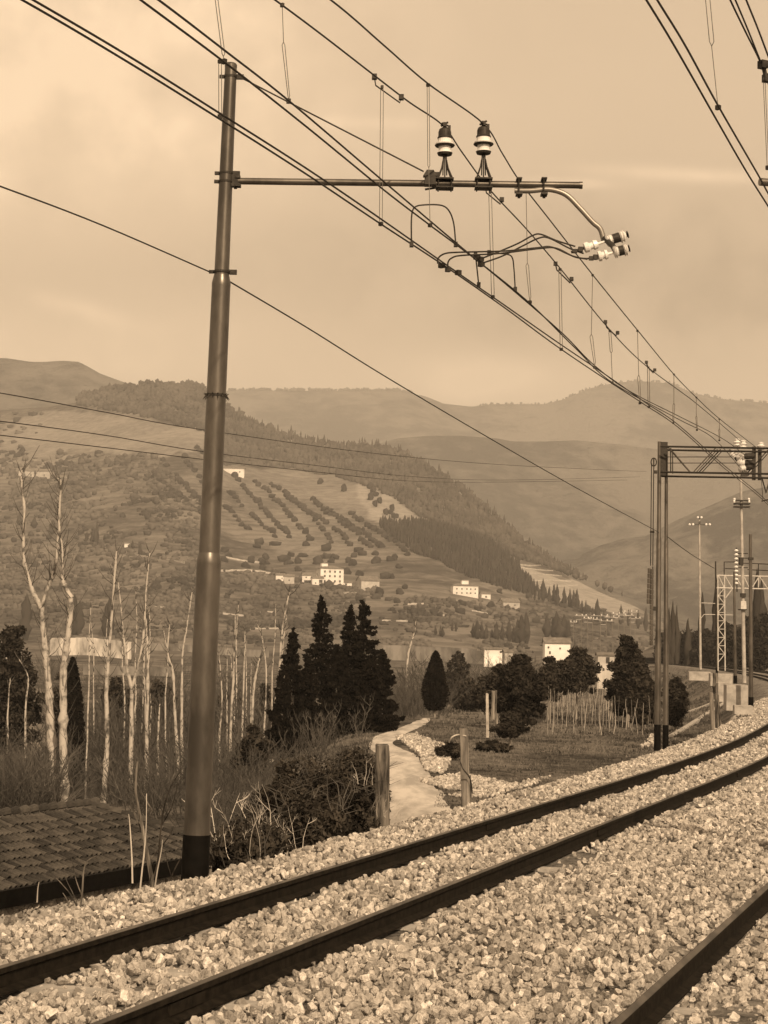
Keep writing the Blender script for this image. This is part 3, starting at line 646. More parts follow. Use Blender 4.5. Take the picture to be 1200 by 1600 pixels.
# river masonry wall
def longwall(P, Y, hpx, lab, m, seedn, name='river_wall'):
    mb = MB(); c_ = []
    for i in range(len(P)-1):
        for k in range(12):
            t_ = k/12; c_.append((P[i][0]*(1-t_)+P[i+1][0]*t_, P[i][1]*(1-t_)+P[i+1][1]*t_))
    c_.append(P[-1]); vs = []
    for px, py in c_:
        top = atY(px, py+R.uniform(-.6, .6), Y); bot = atY(px, py+hpx, Y); vs += [(bot.x, Y, bot.z-1), (top.x, Y, top.z), (top.x, Y+2, top.z), (bot.x, Y+2, bot.z-1)]
    n_ = len(c_); f = [(4*i+k, 4*i+4+k, 4*i+5+k, 4*i+1+k) for i in range(n_-1) for k in range(3)]+[(0, 1, 2, 3), (4*n_-4, 4*n_-1, 4*n_-2, 4*n_-3)]
    mb.add(vs, f); tag(mb.build(name, m, None, atY(P[0][0], P[0][1]+hpx, Y)), lab, 'wall')
m_rw = mat('stained_masonry', .20, .62, .25, rough=.9, w=.8, stretch=(1, 1, .3), lo=.4, hi=.6)
m_rw2 = mat('dull_masonry', .09, .24, .2, rough=.9, w=.9, stretch=(1, 1, .3), lo=.4, hi=.6)
longwall([(78, 997), (135, 996), (205, 1003)], 560, 22, 'high pale masonry river wall on the far bank, its left and tallest stretch', m_rw, 1)
longwall([(205, 1004), (280, 1006), (345, 1012), (420, 1016)], 560, 6, 'lower pale river wall continuing right towards the mast', m_rw2, 2)
longwall([(130, 1040), (200, 1041), (270, 1043)], 330, 5, 'pale low kerb wall in front of the high river wall', m_rw2, 3)
longwall([(580, 1008), (640, 1009), (700, 1012), (745, 1014)], 600, 18, 'broad grey river embankment wall behind the conifers', m_rw2, 4)

# ------------------------------------------------------------------ ballast
def bedz(d, Y):
    base = -.17
    sl = 0
    if d < -1.35: sl = (-1.35-d)*.35
    if d < -1.9: sl = .19+(-1.9-d)*.72
    z = base-sl+.03*snoise(d*3, Y*2, 1, 3)
    if 4.2 > d > 2.0: z += .05*math.sin((d-2)/2.2*math.pi)
    return z
ys2 = list(np.arange(4, 60, .5))+list(np.arange(60, 420, 4)); ds = list(np.arange(-3.6, 13.01, .2)); v = []
for Y in ys2:
    for d in ds: p = tp(Y, d, 0); v.append((p.x, p.y, bedz(d, Y)-.035 if Y < 70 else max(bedz(d, Y)-.035, -1.6)))
nd = len(ds); q = [(i*nd+j, i*nd+j+1, (i+1)*nd+j+1, (i+1)*nd+j) for i in range(len(ys2)-1) for j in range(nd-1)]
m_bed = land_mat('ballast_bed', a=.07, c=.28, s1=1.5, s2=11, bump=1, bd=.06, contrast=.18, w=.9)
tag(link('ballast_bed', npmesh('ballast_bed', v, q, m_bed)), kind='structure')
protoc = bpy.data.collections.new('stone_shapes')
for i in range(10):
    rs = np.random.RandomState(100+i); bm = bmesh.new(); ax_ = np.array([1, rs.uniform(.65, .95), rs.uniform(.5, .8)])
    for k in range(17):
        p = rs.randn(3); p /= np.linalg.norm(p); bm.verts.new(tuple(p*ax_*rs.uniform(.85, 1)*.5))
    r_ = bmesh.ops.convex_hull(bm, input=bm.verts); bmesh.ops.delete(bm, geom=[x for x in r_['geom_interior'] if isinstance(x, bmesh.types.BMVert)], context='VERTS')
    me = bpy.data.meshes.new('stone'); bm.to_mesh(me); bm.free(); me.materials.append(m_stone)
    o = bpy.data.objects.new('stone%02d' % i, me); protoc.objects.link(o)
STONES = [o.data for o in protoc.objects]
def gn_scatter(name, P, rot, scl, idx, label):
    me = bpy.data.meshes.new(name); P = np.asarray(P, dtype=np.float32); me.vertices.add(len(P)); me.vertices.foreach_set('co', P.ravel())
    a = me.attributes.new('rot', 'FLOAT_VECTOR', 'POINT'); a.data.foreach_set('vector', np.asarray(rot, dtype=np.float32).ravel())
    a = me.attributes.new('scl', 'FLOAT', 'POINT'); a.data.foreach_set('value', np.asarray(scl, dtype=np.float32))
    a = me.attributes.new('idx', 'INT', 'POINT'); a.data.foreach_set('value', np.asarray(idx, dtype=np.int32))
    me.materials.append(m_stone)
    o = link(name, me); ng = bpy.data.node_groups.new(name+'_nodes', 'GeometryNodeTree')
    ng.interface.new_socket('Geometry', in_out='INPUT', socket_type='NodeSocketGeometry'); ng.interface.new_socket('Geometry', in_out='OUTPUT', socket_type='NodeSocketGeometry')
    gi = ng.nodes.new('NodeGroupInput'); go = ng.nodes.new('NodeGroupOutput'); ip = ng.nodes.new('GeometryNodeInstanceOnPoints'); ci = ng.nodes.new('GeometryNodeCollectionInfo')
    ci.inputs['Collection'].default_value = protoc; ci.inputs['Separate Children'].default_value = True; ci.inputs['Reset Children'].default_value = True
    def att(nm, ty): n_ = ng.nodes.new('GeometryNodeInputNamedAttribute'); n_.data_type = ty; n_.inputs['Name'].default_value = nm; return n_.outputs[0]
    K = ng.links.new; K(gi.outputs[0], ip.inputs['Points']); K(ci.outputs[0], ip.inputs['Instance']); ip.inputs['Pick Instance'].default_value = True
    K(att('idx', 'INT'), ip.inputs['Instance Index']); K(att('rot', 'FLOAT_VECTOR'), ip.inputs['Rotation']); K(att('scl', 'FLOAT'), ip.inputs['Scale']); K(ip.outputs[0], go.inputs[0])
    md = o.modifiers.new('scatter', 'NODES'); md.node_group = ng; return tag(o, label, kind='stuff')
RAILD = [0, 1.49, 4.34, 5.83]
P = []; SC = []
def band(Y0, Y1, rho, smin, smax):
    d0, d1 = -3.3, 12.5; n_ = int((Y1-Y0)*(d1-d0)*rho*1.05)
    for _ in range(n_):
        Y = NR.uniform(Y0, Y1); d = NR.uniform(d0, d1); p = tp(Y, d)
        if abs(p.x) > .235*p.y+.6 or p.y < 6.5: continue
        if d < -1.9 and NR.rand() < .12: continue
        s = NR.uniform(smin, smax)*(1.25 if NR.rand() < .12 else 1)
        near_r = min(abs(d-r_) for r_ in RAILD)
        if near_r < .045+s*.4: continue
        if 20.5 < p.y < 24.2 and 1.5 < d < 1.95: 
            if NR.rand() < .8: continue
        z = bedz(d, p.y)+NR.uniform(-.05, .025)
        if near_r < .22: z -= .03
        P.append((p.x, p.y, z)); SC.append(s)
band(6, 16, 280, .04, .13); band(16, 30, 240, .05, .13); band(30, 50, 140, .065, .14); band(50, 110, 55, .08, .16)
n_ = len(P); print('stones', n_)
gn_scatter('ballast_stones', P, NR.rand(n_, 3)*6.28, SC, NR.randint(0, 10, n_), 'pale crushed stone ballast lying between and beside the rails')
# stones along the road
P = []; SC = []
for P0, n_, s0, s1 in (([(618, 1152), (650, 1148), (690, 1165), (712, 1170), (700, 1195), (690, 1210), (665, 1205), (655, 1180)], 1500, .12, .34), ([(655, 1222), (720, 1212), (800, 1228), (790, 1235), (700, 1236)], 800, .10, .26), ([(1000, 1170), (1025, 1140), (1028, 1165)], 60, .15, .35), ([(700, 1245), (800, 1228), (860, 1215), (840, 1226), (760, 1250)], 350, .08, .2)):
    c = 0; xs_ = [a[0] for a in P0]; ys_ = [a[1] for a in P0]
    while c < n_:
        px = R.uniform(min(xs_), max(xs_)); py = R.uniform(min(ys_), max(ys_))
        if not poly(px, py, P0): continue
        c += 1; p = hit(px, py); P.append((p.x, p.y, p.z+.06)); SC.append(R.uniform(s0, s1))
n_ = len(P); gn_scatter('road_rubble', P, NR.rand(n_, 3)*6.28, SC, NR.randint(0, 10, n_), 'heap of pale rubble stones spilling down beside the bend of the dirt road')

# ------------------------------------------------------------------ rails
PROF = [(-.036, 0), (.036, 0), (.036, -.035), (.010, -.05), (.010, -.135), (.075, -.158), (.075, -.172), (-.075, -.172), (-.075, -.158), (-.010, -.135), (-.010, -.05), (-.036, -.035)]
def sweep(d, Y0, Y1, prof, parent, name, m, step=2.0):
    mb = MB(); n_ = int((Y1-Y0)/step)+1; vs = []
    for i in range(n_):
        Y = Y0+(Y1-Y0)*i/(n_-1)
        for a, z in prof: p = tp(Y, d+a, z); vs.append(p)
    k = len(prof); f = [(i*k+j, (i+1)*k+j, (i+1)*k+(j+1) % k, i*k+(j+1) % k) for i in range(n_-1) for j in range(k)]+[tuple(range(k)), tuple((n_-1)*k+j for j in range(k-1, -1, -1))]
    mb.add(vs, f); return mb.build(name, m, parent)
for ti, (da, db, lab) in enumerate(((0, 1.49, 'railway track with two dark rails nearest the mast, curving left in the distance'), (4.34, 5.83, 'second railway track, one rail cutting the bottom right corner'))):
    tr = thing('railway_track', lab, 'railway track', tp(20, (da+db)/2, 0))
    for d in (da, db): sweep(d, 5, 420, [(-.03, .003), (.03, .003), (.03, -.004), (-.03, -.004)], sweep(d, 5, 420, PROF, tr, 'rail', m_rail), 'running_surface', m_head)
    mb0 = MB(); mb0.box((0, 0, 0), (2.3, .24, .14)); sm = mb0.mesh('sleeper', m_conc); 
    for k in range(26):
        Y = 6.2+k*.95; Y = Y if Y < 60 else 60; p = tp(Y, (da+db)/2, 0); t_ = tdir(Y)
        s = link('sleeper', sm, tr, p-Vector(tr.location)+Vector((0, 0, -.255)), -math.atan2(t_.x, t_.y))
    for k in range(10):                      # bolted fishplate joints
        for d in (da, db):
            if k % 3 == 1:
                p = tp(9+k*4.2, d, -.09); t_ = tdir(p.y); mb = MB(); mb.box(p+Vector((t_.y, -t_.x, 0))*.016, (.02, .55, .075), -math.atan2(t_.x, t_.y)); mb.build('fishplate', m_rail, tr)
# chalky marks on the rail web
# ------------------------------------------------------------------ main mast
YM = 20.5; PX = YM/F
def mp_(px, py, dy=0): return atY(px, py, YM+dy)
base = mp_(303, 1388); mast = thing('overhead_line_mast', 'tall stepped tubular steel mast with long bracket arm, nearest to the viewer', 'mast', base)
ax0 = (303, 1400); ax1 = (361, 100)
def axp(py): t_ = (py-1400)/(100-1400); return mp_(ax0[0]+(ax1[0]-ax0[0])*t_, py)
def sec(a, b_, ra, rb, name, m, seg=28):
    mb = MB(); p0, p1 = axp(a), axp(b_); mb.lathe(p0, p1, [(i/6, ra+(rb-ra)*i/6) for i in range(7)], seg); return mb.build(name, m, mast, smooth=True)
sec(1400, 1304, 21.8*PX, 21.2*PX, 'base_collar', m_dark)
sec(1303.9, 880, 20.6*PX, 19.2*PX, 'tube_section', m_steel)
mb = MB(); mb.lathe(axp(882), axp(864), [(0, 19.3*PX), (.3, 19.4*PX), (.75, 17.6*PX), (1, 16.6*PX)], 28); mb.build('reducing_ring', m_steel, mast, smooth=True)
sec(866, 446, 16.5*PX, 14.8*PX, 'tube_section', m_steel)
mb = MB(); mb.lathe(axp(448), axp(430), [(0, 14.9*PX), (.3, 15*PX), (.75, 13.2*PX), (1, 12*PX)], 28); mb.build('reducing_ring', m_steel, mast, smooth=True)
sec(432, 102, 11.8*PX, 9.6*PX, 'tube_section', m_steel)
mb = MB(); mb.lathe(axp(105), axp(99), [(0, 9.9*PX), (.6, 9.9*PX), (1, 8*PX)], 24); mb.build('cap', m_steel, mast)
for py, r_ in ((120, 10.8), (271, 11.6), (284, 11.8), (425, 13.6)):
    mb = MB(); mb.lathe(axp(py+1.6), axp(py-1.6), [(0, r_*PX), (1, r_*PX)], 24)
    c = axp(py); mb.box(c+Vector((-r_*PX-.02, 0, 0)), (.05, .03, .035)); mb.box(c+Vector((r_*PX+.03, 0, 0)), (.08, .04, .05)); mb.build('clamp_band', m_fit, mast)
mb = MB(); c = axp(618)                     # spiked anti-climb collar
mb.lathe(axp(620), axp(616), [(0, 16.6*PX), (1, 16.6*PX)], 24)
for k in range(14):
    a = k/14*6.283; d_ = Vector((math.cos(a), math.sin(a), 0)); mb.tube([c+d_*15.5*PX, c+d_*21*PX+Vector((0, 0, -.045))], [.011, .002], 5)
    mb.tube([c+d_*15.5*PX, c+d_*20*PX+Vector((0, 0, .02))], [.009, .002], 5)
mb.build('spiked_collar', m_fit, mast)
mb = MB(); mb.tube([mp_(372, 283), mp_(909, 289.5)], 5.4*PX, 16); arm = mb.build('bracket_arm', m_steel, mast, smooth=True)
mb = MB(); mb.lathe(mp_(905, 289.5), mp_(910, 289.6), [(0, 5.9*PX), (1, 5.9*PX)], 16); mb.build('arm_cap', m_steel, arm)
mb = MB(); mb.box(mp_(366, 283), (.10, .07, .13)); mb.box(mp_(372, 277), (.05, .10, .03)); mb.box(mp_(372, 290), (.06, .10, .03)); mb.tube([mp_(368, 272), mp_(368, 295)], .018, 8); mb.build('arm_hinge', m_fit, mast)
mb = MB(); mb.tube([mp_(374, 120), mp_(662, 268)], 1.3*PX, 8); mb.build('stay_rod', m_fit, mast)
mb = MB(); mb.box(mp_(672, 271), (.15, .10, .07), 0, .5); mb.box(mp_(672, 283), (.12, .13, .10)); mb.box(mp_(683, 275), (.05, .08, .07)); mb.tube([mp_(664, 296), mp_(690, 292)], .012, 6); mb.build('stay_clamp', m_fit, mast)
def post_insulator(cx, topy, bot, dyl):
    o = MB(); u = lambda px, py: mp_(px, py)
    top = u(cx, topy); b0 = u(cx, bot)
    frame = MB()
    for sx, sy in ((-1, -1), (1, -1), (1, 1), (-1, 1)):
        frame.tube([u(cx, topy+55)+Vector((sx*.018, sy*.018, 0)), u(cx, topy+68)+Vector((sx*.035, sy*.035, 0)), b0+Vector((sx*.075, sy*.07, .02))], .009, 6)
    for sx in (-1, 1): frame.tube([u(cx+sx*2, topy+44), u(cx+sx*3, bot-8)], .008, 6)
    frame.tube([u(cx, topy+40), u(cx, bot)], .008, 6)
    frame.box(b0+Vector((0, 0, .01)), (.19, .17, .016)); frame.box(b0+Vector((0, 0, -.085)), (.19, .17, .016))
    for sx in (-1, 1):
        for sy in (-1, 1): frame.tube([b0+Vector((sx*.07, sy*.06, .04)), b0+Vector((sx*.07, sy*.06, -.11))], .008, 6)
    fr = frame.build('insulator_bracket', m_fit, arm)
    a = u(cx, topy+46); b2 = u(cx, topy+18); k = PX
    o.lathe(a, b2, [(0, 9*k), (.05, 11.5*k), (.25, 9.5*k), (.5, 10*k), (.55, 14.5*k), (.62, 15*k), (.7, 11*k), (.95, 11*k), (1, 9*k)], 20)
    ins = o.build('insulator', m_porc, arm, smooth=False)
    rim = MB(); rim.lathe(u(cx, topy+46.5), u(cx, topy+43), [(0, 11.0*k), (1, 12.4*k)], 20); rim.lathe(u(cx, topy+33), u(cx, topy+30.4), [(0, 14.8*k), (.7, 16.2*k), (1, 15.4*k)], 20); rim.build('insulator_skirt', m_fit, arm)
    cp = MB(); cp.lathe(u(cx, topy+21), u(cx, topy+3), [(0, 11.6*k), (.12, 11.8*k), (.2, 10.4*k), (.6, 10.2*k), (.82, 8.8*k), (.95, 5.5*k), (1, 3*k)], 20)
    cp.box(u(cx, topy), (.04, .11, .045)); cp.box(u(cx+7, topy+4), (.03, .05, .05)); cp.tube([u(cx-6, topy+1), u(cx+5, topy-5)], .012, 6); cp.tube([u(cx-5, topy-4), u(cx+6, topy+1)], .010, 6); cp.build('insulator_cap', m_fit, arm)
post_insulator(695, 196, 282, 0); post_insulator(755.5, 194, 282, 0)
# drop arm with its two registration insulators
YD = YM-.35
def dp(px, py, dy=0): return atY(px, py, YM-.02+dy)
mb = MB(); mb.tube(catmull([dp(804, 298), dp(830, 298), dp(858, 296), (dp(884, 304)), dp(905, 324), dp(926, 347), dp(938, 358), dp(944, 378)], 5), [4.4*PX]*36, 12); da_ = mb.build('drop_arm', m_steel_l, mast, smooth=True)
mb = MB(); 
for px in (811, 850):
    for s in (-1, 1): mb.tube([dp(px, 278, s*.055), dp(px, 305, s*.055)], .008, 6)
    mb.box(dp(px, 280), (.06, .14, .015)); mb.box(dp(px, 304), (.07, .14, .02)); mb.box(dp(px, 307), (.03, .05, .03))
mb.build('u_bolts', m_fit, arm)
def reg_ins(p_left, p_right, dy):
    a = dp(*p_left, dy); b_ = dp(*p_right, dy); k = PX
    w = MB(); w.lathe(a, b_, [(0, 3*k), (.02, 8*k), (.10, 8.5*k), (.14, 5.5*k), (.20, 5.5*k), (.22, 8*k), (.30, 7*k), (.32, 2.2*k), (.48, 2*k)], 16)
    w.lathe(a+(b_-a)*.50, a+(b_-a)*.64, [(0, 7*k), (.2, 10*k), (.35, 7*k), (.55, 10*k), (.75, 7*k), (1, 8*k)], 16)
    w.lathe(a+(b_-a)*.80, a+(b_-a)*.94, [(0, 8*k), (.2, 10.5*k), (.4, 7*k), (.6, 10*k), (.8, 7*k), (1, 5*k)], 16)
    w.build('insulator', m_porc, da_)
    d = MB(); d.lathe(a+(b_-a)*.63, a+(b_-a)*.81, [(0, 7.8*k), (1, 7.8*k)], 16); e2 = MB(); e2.lathe(a+(b_-a)*.94, b_, [(0, 5*k), (.6, 2.4*k), (.62, 6*k), (.8, 6*k), (1, 2*k)], 10); e2.build('end_bolt', m_fit, da_)
    d.build('insulator_cap', m_fit, da_); d = MB(); d.tube([a, a-(b_-a)*.28], 2.2*k, 8); d.box(a-(b_-a)*.2, (.05, .05, .04)); d.box(a-(b_-a)*.07, (.05, .05, .05)); d.build('insulator_fittings', m_fit, da_)
reg_ins((912, 388), (982, 366), -.1); reg_ins((934, 401), (984, 388), -.42); 
mb = MB(); mb.tube([dp(944, 372), dp(957, 384, -.3), dp(962, 392, -.42)], .03, 8); mb.build('cross_pin', m_fit, da_)
for i, (P0, dy) in enumerate((([(899, 385), (870, 376), (845, 366), (832, 368), (810, 380), (780, 393), (752, 404)], 0), ([(912, 396), (890, 388), (858, 372), (842, 372), (815, 385), (785, 400), (757, 410)], 0), ([(918, 405), (895, 400), (862, 386), (840, 387), (790, 392), (720, 394), (696, 396), (685, 403), (684, 412)], -.3), ([(930, 404), (900, 402), (870, 388), (845, 388), (780, 396), (722, 399), (706, 403), (700, 410), (700, 420)], -.3))):
    mb = MB(); c = catmull([dp(a, b_, dy) for a, b_ in P0], 6); mb.tube(c, 1.35*PX, 7); mb.build('steady_arm', m_fit, mast)
mb = MB()
for px, py in ((700, 421), (716, 426), (690, 415), (751, 405), (752, 413), (745, 402)): mb.box(dp(px, py, .02), (.05, .06, .05), R.random())
mb.build('wire_clip', m_fit, mast)
for P0 in ([(643, 382), (643, 340), (648, 324), (665, 320), (690, 321), (702, 330), (709, 350), (712, 382)], [(743, 398), (748, 445)], [(764, 395), (790, 397), (800, 402), (803, 420), (805, 452)]):
    mb = MB(); mb.tube(catmull([atY(a, b_, interp(a, [643, 712, 805], [19.2, 20.3, 22.2])) for a, b_ in P0], 6), 1.2*PX, 7)
    for e_ in (P0[0], P0[-1]): mb.box(atY(e_[0], e_[1], interp(e_[0], [643, 712, 805], [19.2, 20.3, 22.2])), (.04, .06, .05))
    tag(mb.build('jumper_cable', m_fit, None, atY(*P0[0], 20)), 'bent jumper cable %s' % {643: 'arching between the wires left of the bracket arm insulators', 743: 'short and straight, linking two contact wires below the steady arms', 764: 'hooked over the contact wires right of the steady arms'}[P0[0][0]], 'cable')

# ------------------------------------------------------------------ wires
ZC = 6.39
def zY(px, py, z=ZC): return atz(px, py, z).y
def wire(pts, r_, name, label, grp, m=m_wire, seg=6, nsub=8):
    mb = MB(); mb.tube(catmull(pts, nsub), r_, seg); return tag(mb.build(name, m, None, pts[0]), label, 'wire', grp)
gC = 'overhead railway wires above the first track'
A1 = [(-140, -95), (35, 0), (190, 91), (345, 187), (480, 273), (595, 350), (700, 419), (790, 482), (870, 541), (950, 595), (1010, 634), (1060, 668), (1130, 730), (1192, 781), (1230, 822)]
def zp(P0, z=ZC, dx=0, dy=0): return [atz(a+dx, b_+dy, z) for a, b_ in P0]
A1p = zp(A1); wire(A1p, .0085, 'contact_wire', 'lower left wire of the contact pair crossing the mast top left', gC)
A2 = [(-120, -98), (52, 0), (200, 87), (345, 178), (480, 264), (595, 342), (712, 424), (790, 478), (870, 534), (950, 588), (1010, 630), (1060, 664), (1130, 726), (1192, 777), (1230, 818)]
wire(zp(A2), .0085, 'contact_wire', 'upper right wire of the contact pair crossing the mast top left', gC)
def pY(P0): return [atY(a, b_, y) for a, b_, y in P0]
B1 = [(100, -90, 11.5), (220, 0, 12.5), (357, 102, 14), (480, 199, 15.8), (600, 297, 17.9), (672, 352, 19), (752, 412, 20.6), (830, 476, 23), (900, 545, 27), (960, 600, 31.5), (1060, 655, 41), (1115, 685, 47), (1160, 735, 54)]
B2 = [(130, -85, 11.5), (248, 0, 12.5), (350, 78, 14), (452, 158, 15.5), (600, 284, 18), (712, 379, 20), (800, 452, 22), (880, 522, 25.5), (930, 572, 29), (985, 612, 34), (1060, 650, 41), (1130, 686, 49), (1165, 712, 54)]
wire(pY(B1), .0085, 'contact_wire', 'contact wire passing just over the mast top, left one of its pair', gC)
wire(pY(B2), .0085, 'contact_wire', 'contact wire passing just over the mast top, right one of its pair', gC)
F1 = [(300, -95, 14.4), (430, 0, 15.8), (505, 56, 17), (585, 118, 18.4), (640, 160, 19.4), (692, 196, 20.45), (722, 238, 21), (765, 296, 22.2), (820, 355, 23.8), (875, 419, 25.5), (950, 512, 29.5), (1010, 572, 34.5), (1090, 632, 42.5), (1160, 692, 54)]
F2 = [(380, -95, 14.2), (517, 0, 15.8), (600, 71, 17.4), (668, 130, 18.8), (755, 193, 20.45), (785, 240, 21.2), (812, 283, 22), (860, 345, 23.5), (925, 428, 26.2), (997, 517, 30.5), (1053, 585, 35.5), (1088, 621, 40), (1125, 655, 46), (1183, 700, 55)]
wire(pY(F1), .0085, 'messenger_wire', 'carrying wire clamped to the left insulator on the bracket arm', gC)
wire(pY(F2), .0085, 'messenger_wire', 'carrying wire clamped to the right insulator on the bracket arm', gC)
mb = MB(); Fp = pY(F1)
for (a, b_), (c, d), y in (((585, 120), (627, 152), 18.8), ((868, 412), (893, 436), 25.8), ((946, 503), (965, 520), 29.5), ((1010, 566), (1023, 578), 34.5), ((758, 290), (784, 312), 22.4)):
    P0 = [atY(a, b_, y), atY(a+2, b_+14*18/y, y), atY(c-2, d+9*18/y, y), atY(c, d, y)]; w = MB(); w.tube(P0, 1.2*y/F, 6); w.box(P0[0], (.05, .06, .05)); w.box(P0[-1], (.05, .06, .05)); tag(w.build('splice_link', m_fit, None, P0[0]), 'small bent splice link clamped along the left carrying wire', 'clamp', 'splice links on the left carrying wire')
gT = 'overhead wires above the second track'
C1 = [(950, -95), (1010, 0), (1055, 74), (1120, 188), (1165, 266), (1202, 325), (1250, 400)]; C2 = [(970, -95), (1027, 0), (1070, 70), (1122, 165), (1185, 274), (1205, 310), (1250, 380)]
wire(zp(C1), .0085, 'contact_wire', 'left wire of the pair in the upper right sky', gT); wire(zp(C2), .0085, 'contact_wire', 'right wire of the pair in the upper right sky', gT)
C3 = [(1100, -90, 14), (1141, 0, 15), (1165, 50, 16), (1188, 97, 17), (1205, 142, 18), (1240, 230, 20)]; C4 = [(1110, -90, 14), (1149, 0, 15), (1170, 50, 16), (1190, 100, 17), (1205, 135, 18), (1240, 215, 20)]; C5 = [(1130, -90, 14), (1166, 0, 15), (1185, 47, 16), (1205, 100, 17), (1240, 190, 19)]
wire(pY(C3), .0085, 'messenger_wire', 'left of the three steep wires at the top right corner', gT); wire(pY(C4), .008, 'messenger_wire', 'middle one of the three steep wires at the top right corner', gT); wire(pY(C5), .0085, 'messenger_wire', 'rightmost steep wire at the top right corner', gT)
w = MB(); w.box(atY(1192, 101, 17), (.07, .07, .07), .5); w.box(atY(1197, 122, 17), (.05, .07, .07), .3); w.tube([atY(1192, 101, 17), atY(1197, 122, 17)], .02, 6); tag(w.build('wire_clamp', m_fit, None, atY(1192, 101, 17)), 'chunky dark clamp on the steep wires at the top right corner', 'clamp')
E1 = [(-150, 238, 14), (0, 291, 16), (160, 352, 18), (328, 425, 20.45)]
wire(pY(E1), .0075, 'earth_wire', 'thin earth wire sloping down from the left edge to the mast', 'earth wires', nsub=6)
E2 = [(352, 436, 20.45), (480, 512, 23), (600, 587, 26.5), (750, 676, 32), (900, 762, 41), (1030, 832, 54)]
wire(pY(E2), .0085, 'earth_wire', 'thin earth wire running from the mast down right to the lattice portal', 'earth wires')
E3 = [(1042, 838, 54), (1080, 866, 64), (1116, 888, 78)]
wire(pY(E3), .012, 'earth_wire', 'thin earth wire beyond the lattice portal reaching the far dark mast', 'earth wires')
gP = 'telephone wires crossing the valley behind the mast'
for P0, lab in (([(-120, 598, 24), (0, 614, 28), (170, 645, 34), (320, 672, 40), (600, 710, 58), (800, 727, 80), (1010, 737, 120)], 'upper telephone wire crossing the valley behind the mast'), ([(-120, 645, 24), (0, 658, 28), (170, 681, 34), (320, 706, 40), (500, 728, 52), (650, 745, 66), (800, 750, 86), (1000, 745, 125)], 'middle telephone wire crossing the valley behind the mast'), ([(-120, 668, 24), (0, 680, 28), (170, 700, 34), (320, 718, 40), (500, 738, 52), (650, 752, 66), (800, 753, 86), (980, 750, 120)], 'lowest telephone wire crossing the valley behind the mast')):
    wire(pY(P0), .0085, 'telephone_wire', lab, gP)
# droppers
gD = 'droppers hanging from the carrying wires of the first track'
def dropper(top, bot, Y, loop=None, lab=None, dbl=2.2, grp=gD, r_=.0035, Yt=None):
    """a wire from the carrying wire to the contact wire, ending in a long loop"""
    Yt = Yt or Y; w = MB(); l0 = loop or (top[0]*.5+bot[0]*.5, top[1]*.5+bot[1]*.5, 'b'); k = l0[2]; m_ = atY(l0[0], l0[1], (Y+Yt)/2)
    a = atY(*top, Yt); b_ = atY(*bot, Y); g_ = dbl*Y/F; o = Vector((g_, 0, 0)); up = Vector((0, 0, 2*g_))
    rr = max(r_, .00019*Y)
    if k == 'b': w.tube([a, m_], rr, 5); w.tube([m_, m_-o-up, b_-o*.6+up*2, b_], rr, 5); w.tube([m_, m_+o-up, b_+o*.6+up*2, b_], rr, 5)
    elif k == 't': w.tube([m_, b_], rr, 5); w.tube([m_, m_-o+up, a-o-up, a], rr, 5); w.tube([m_, m_+o+up, a+o-up, a], rr, 5)
    else:
        w.tube([a, a-o-up, b_-o+up, b_], rr, 5); w.tube([a, a+o-up, b_+o+up, b_], rr, 5)
    rt = thing('dropper', lab, 'dropper wire', a, grp); w.build('loop_wire', m_thin if Y < 60 else m_wire, rt)
    c = MB(); s = .030; c.box(b_, (s, s*1.3, s*1.2), R.random()); c.build('wire_clip', m_fit, rt); c = MB(); c.box(a, (s*.8, s*1.2, s), R.random()); c.build('wire_clip', m_fit, rt)
dropper((330, -72), (350, 96), 14.2, (349, 88, 't'), 'dropper just left of the mast top, running up out of the picture')
dropper((344, 96), (344, 182), 15.4, (344, 150, 'd'), 'short dropper descending to the contact pair beside the mast top')
dropper((441, 8), (451, 158), 15.7, (443, 66, 'b'), 'dropper with a long loop right of the mast top')
dropper((597, 136), (595, 350), 18.6, (595, 240, 'd'), 'dropper passing in front of the bracket arm midway to the insulators')
dropper((669, 133), (672, 352), 19.0, (670, 262, 't'), 'dropper passing beside the left insulator', dbl=1.6)
dropper((766, 300), (770, 464), 21.8, (769, 380, 'd'), 'dropper under the right insulator')
dropper((822, 297), (828, 472), 22.6, (824, 411, 'b'), 'dropper under the right end of the bracket arm')
dropper((875, 421), (877, 546), 25.4, (877, 480, 'd'), 'dropper below and left of the registration insulators', dbl=1.8)
dropper((926, 430), (929, 574), 27.4, (924, 522, 'b'), 'dropper right below the registration insulators')
dropper((953, 517), (957, 598), 29.8, (955, 552, 't'), 'short dropper first of the shrinking row on the right', dbl=1.7)
dropper((996, 517), (1000, 630), 32, (998, 586, 'b'), 'dropper crossing the mountain skyline left of its summit', dbl=1.7)
dropper((1013, 574), (1014, 636), 35, (1014, 600, 'd'), 'short dropper below the mountain summit', dbl=1.4)
dropper((1053, 585), (1052, 661), 38, (1053, 630, 'b'), 'dropper right of the mountain summit above the lattice portal', dbl=1.4)
dropper((1088, 621), (1089, 672), 42, (1088, 650, 'b'), 'tiny dropper next to last before the lattice portal', dbl=1.0)
dropper((1124, 655), (1124, 688), 47, (1124, 670, 'b'), 'tiniest dropper last before the lattice portal', dbl=1.0)
dropper((1100, -70), (1122, 168), 15.2, (1112, 72, 't'), 'long looped dropper hanging in the upper right sky', dbl=3.6, grp='droppers of the second track')
dropper((1194, 124), (1200, 262), 17, (1197, 200, 'd'), 'dropper cut by the right edge near the top corner', dbl=1.5, grp='droppers of the second track')
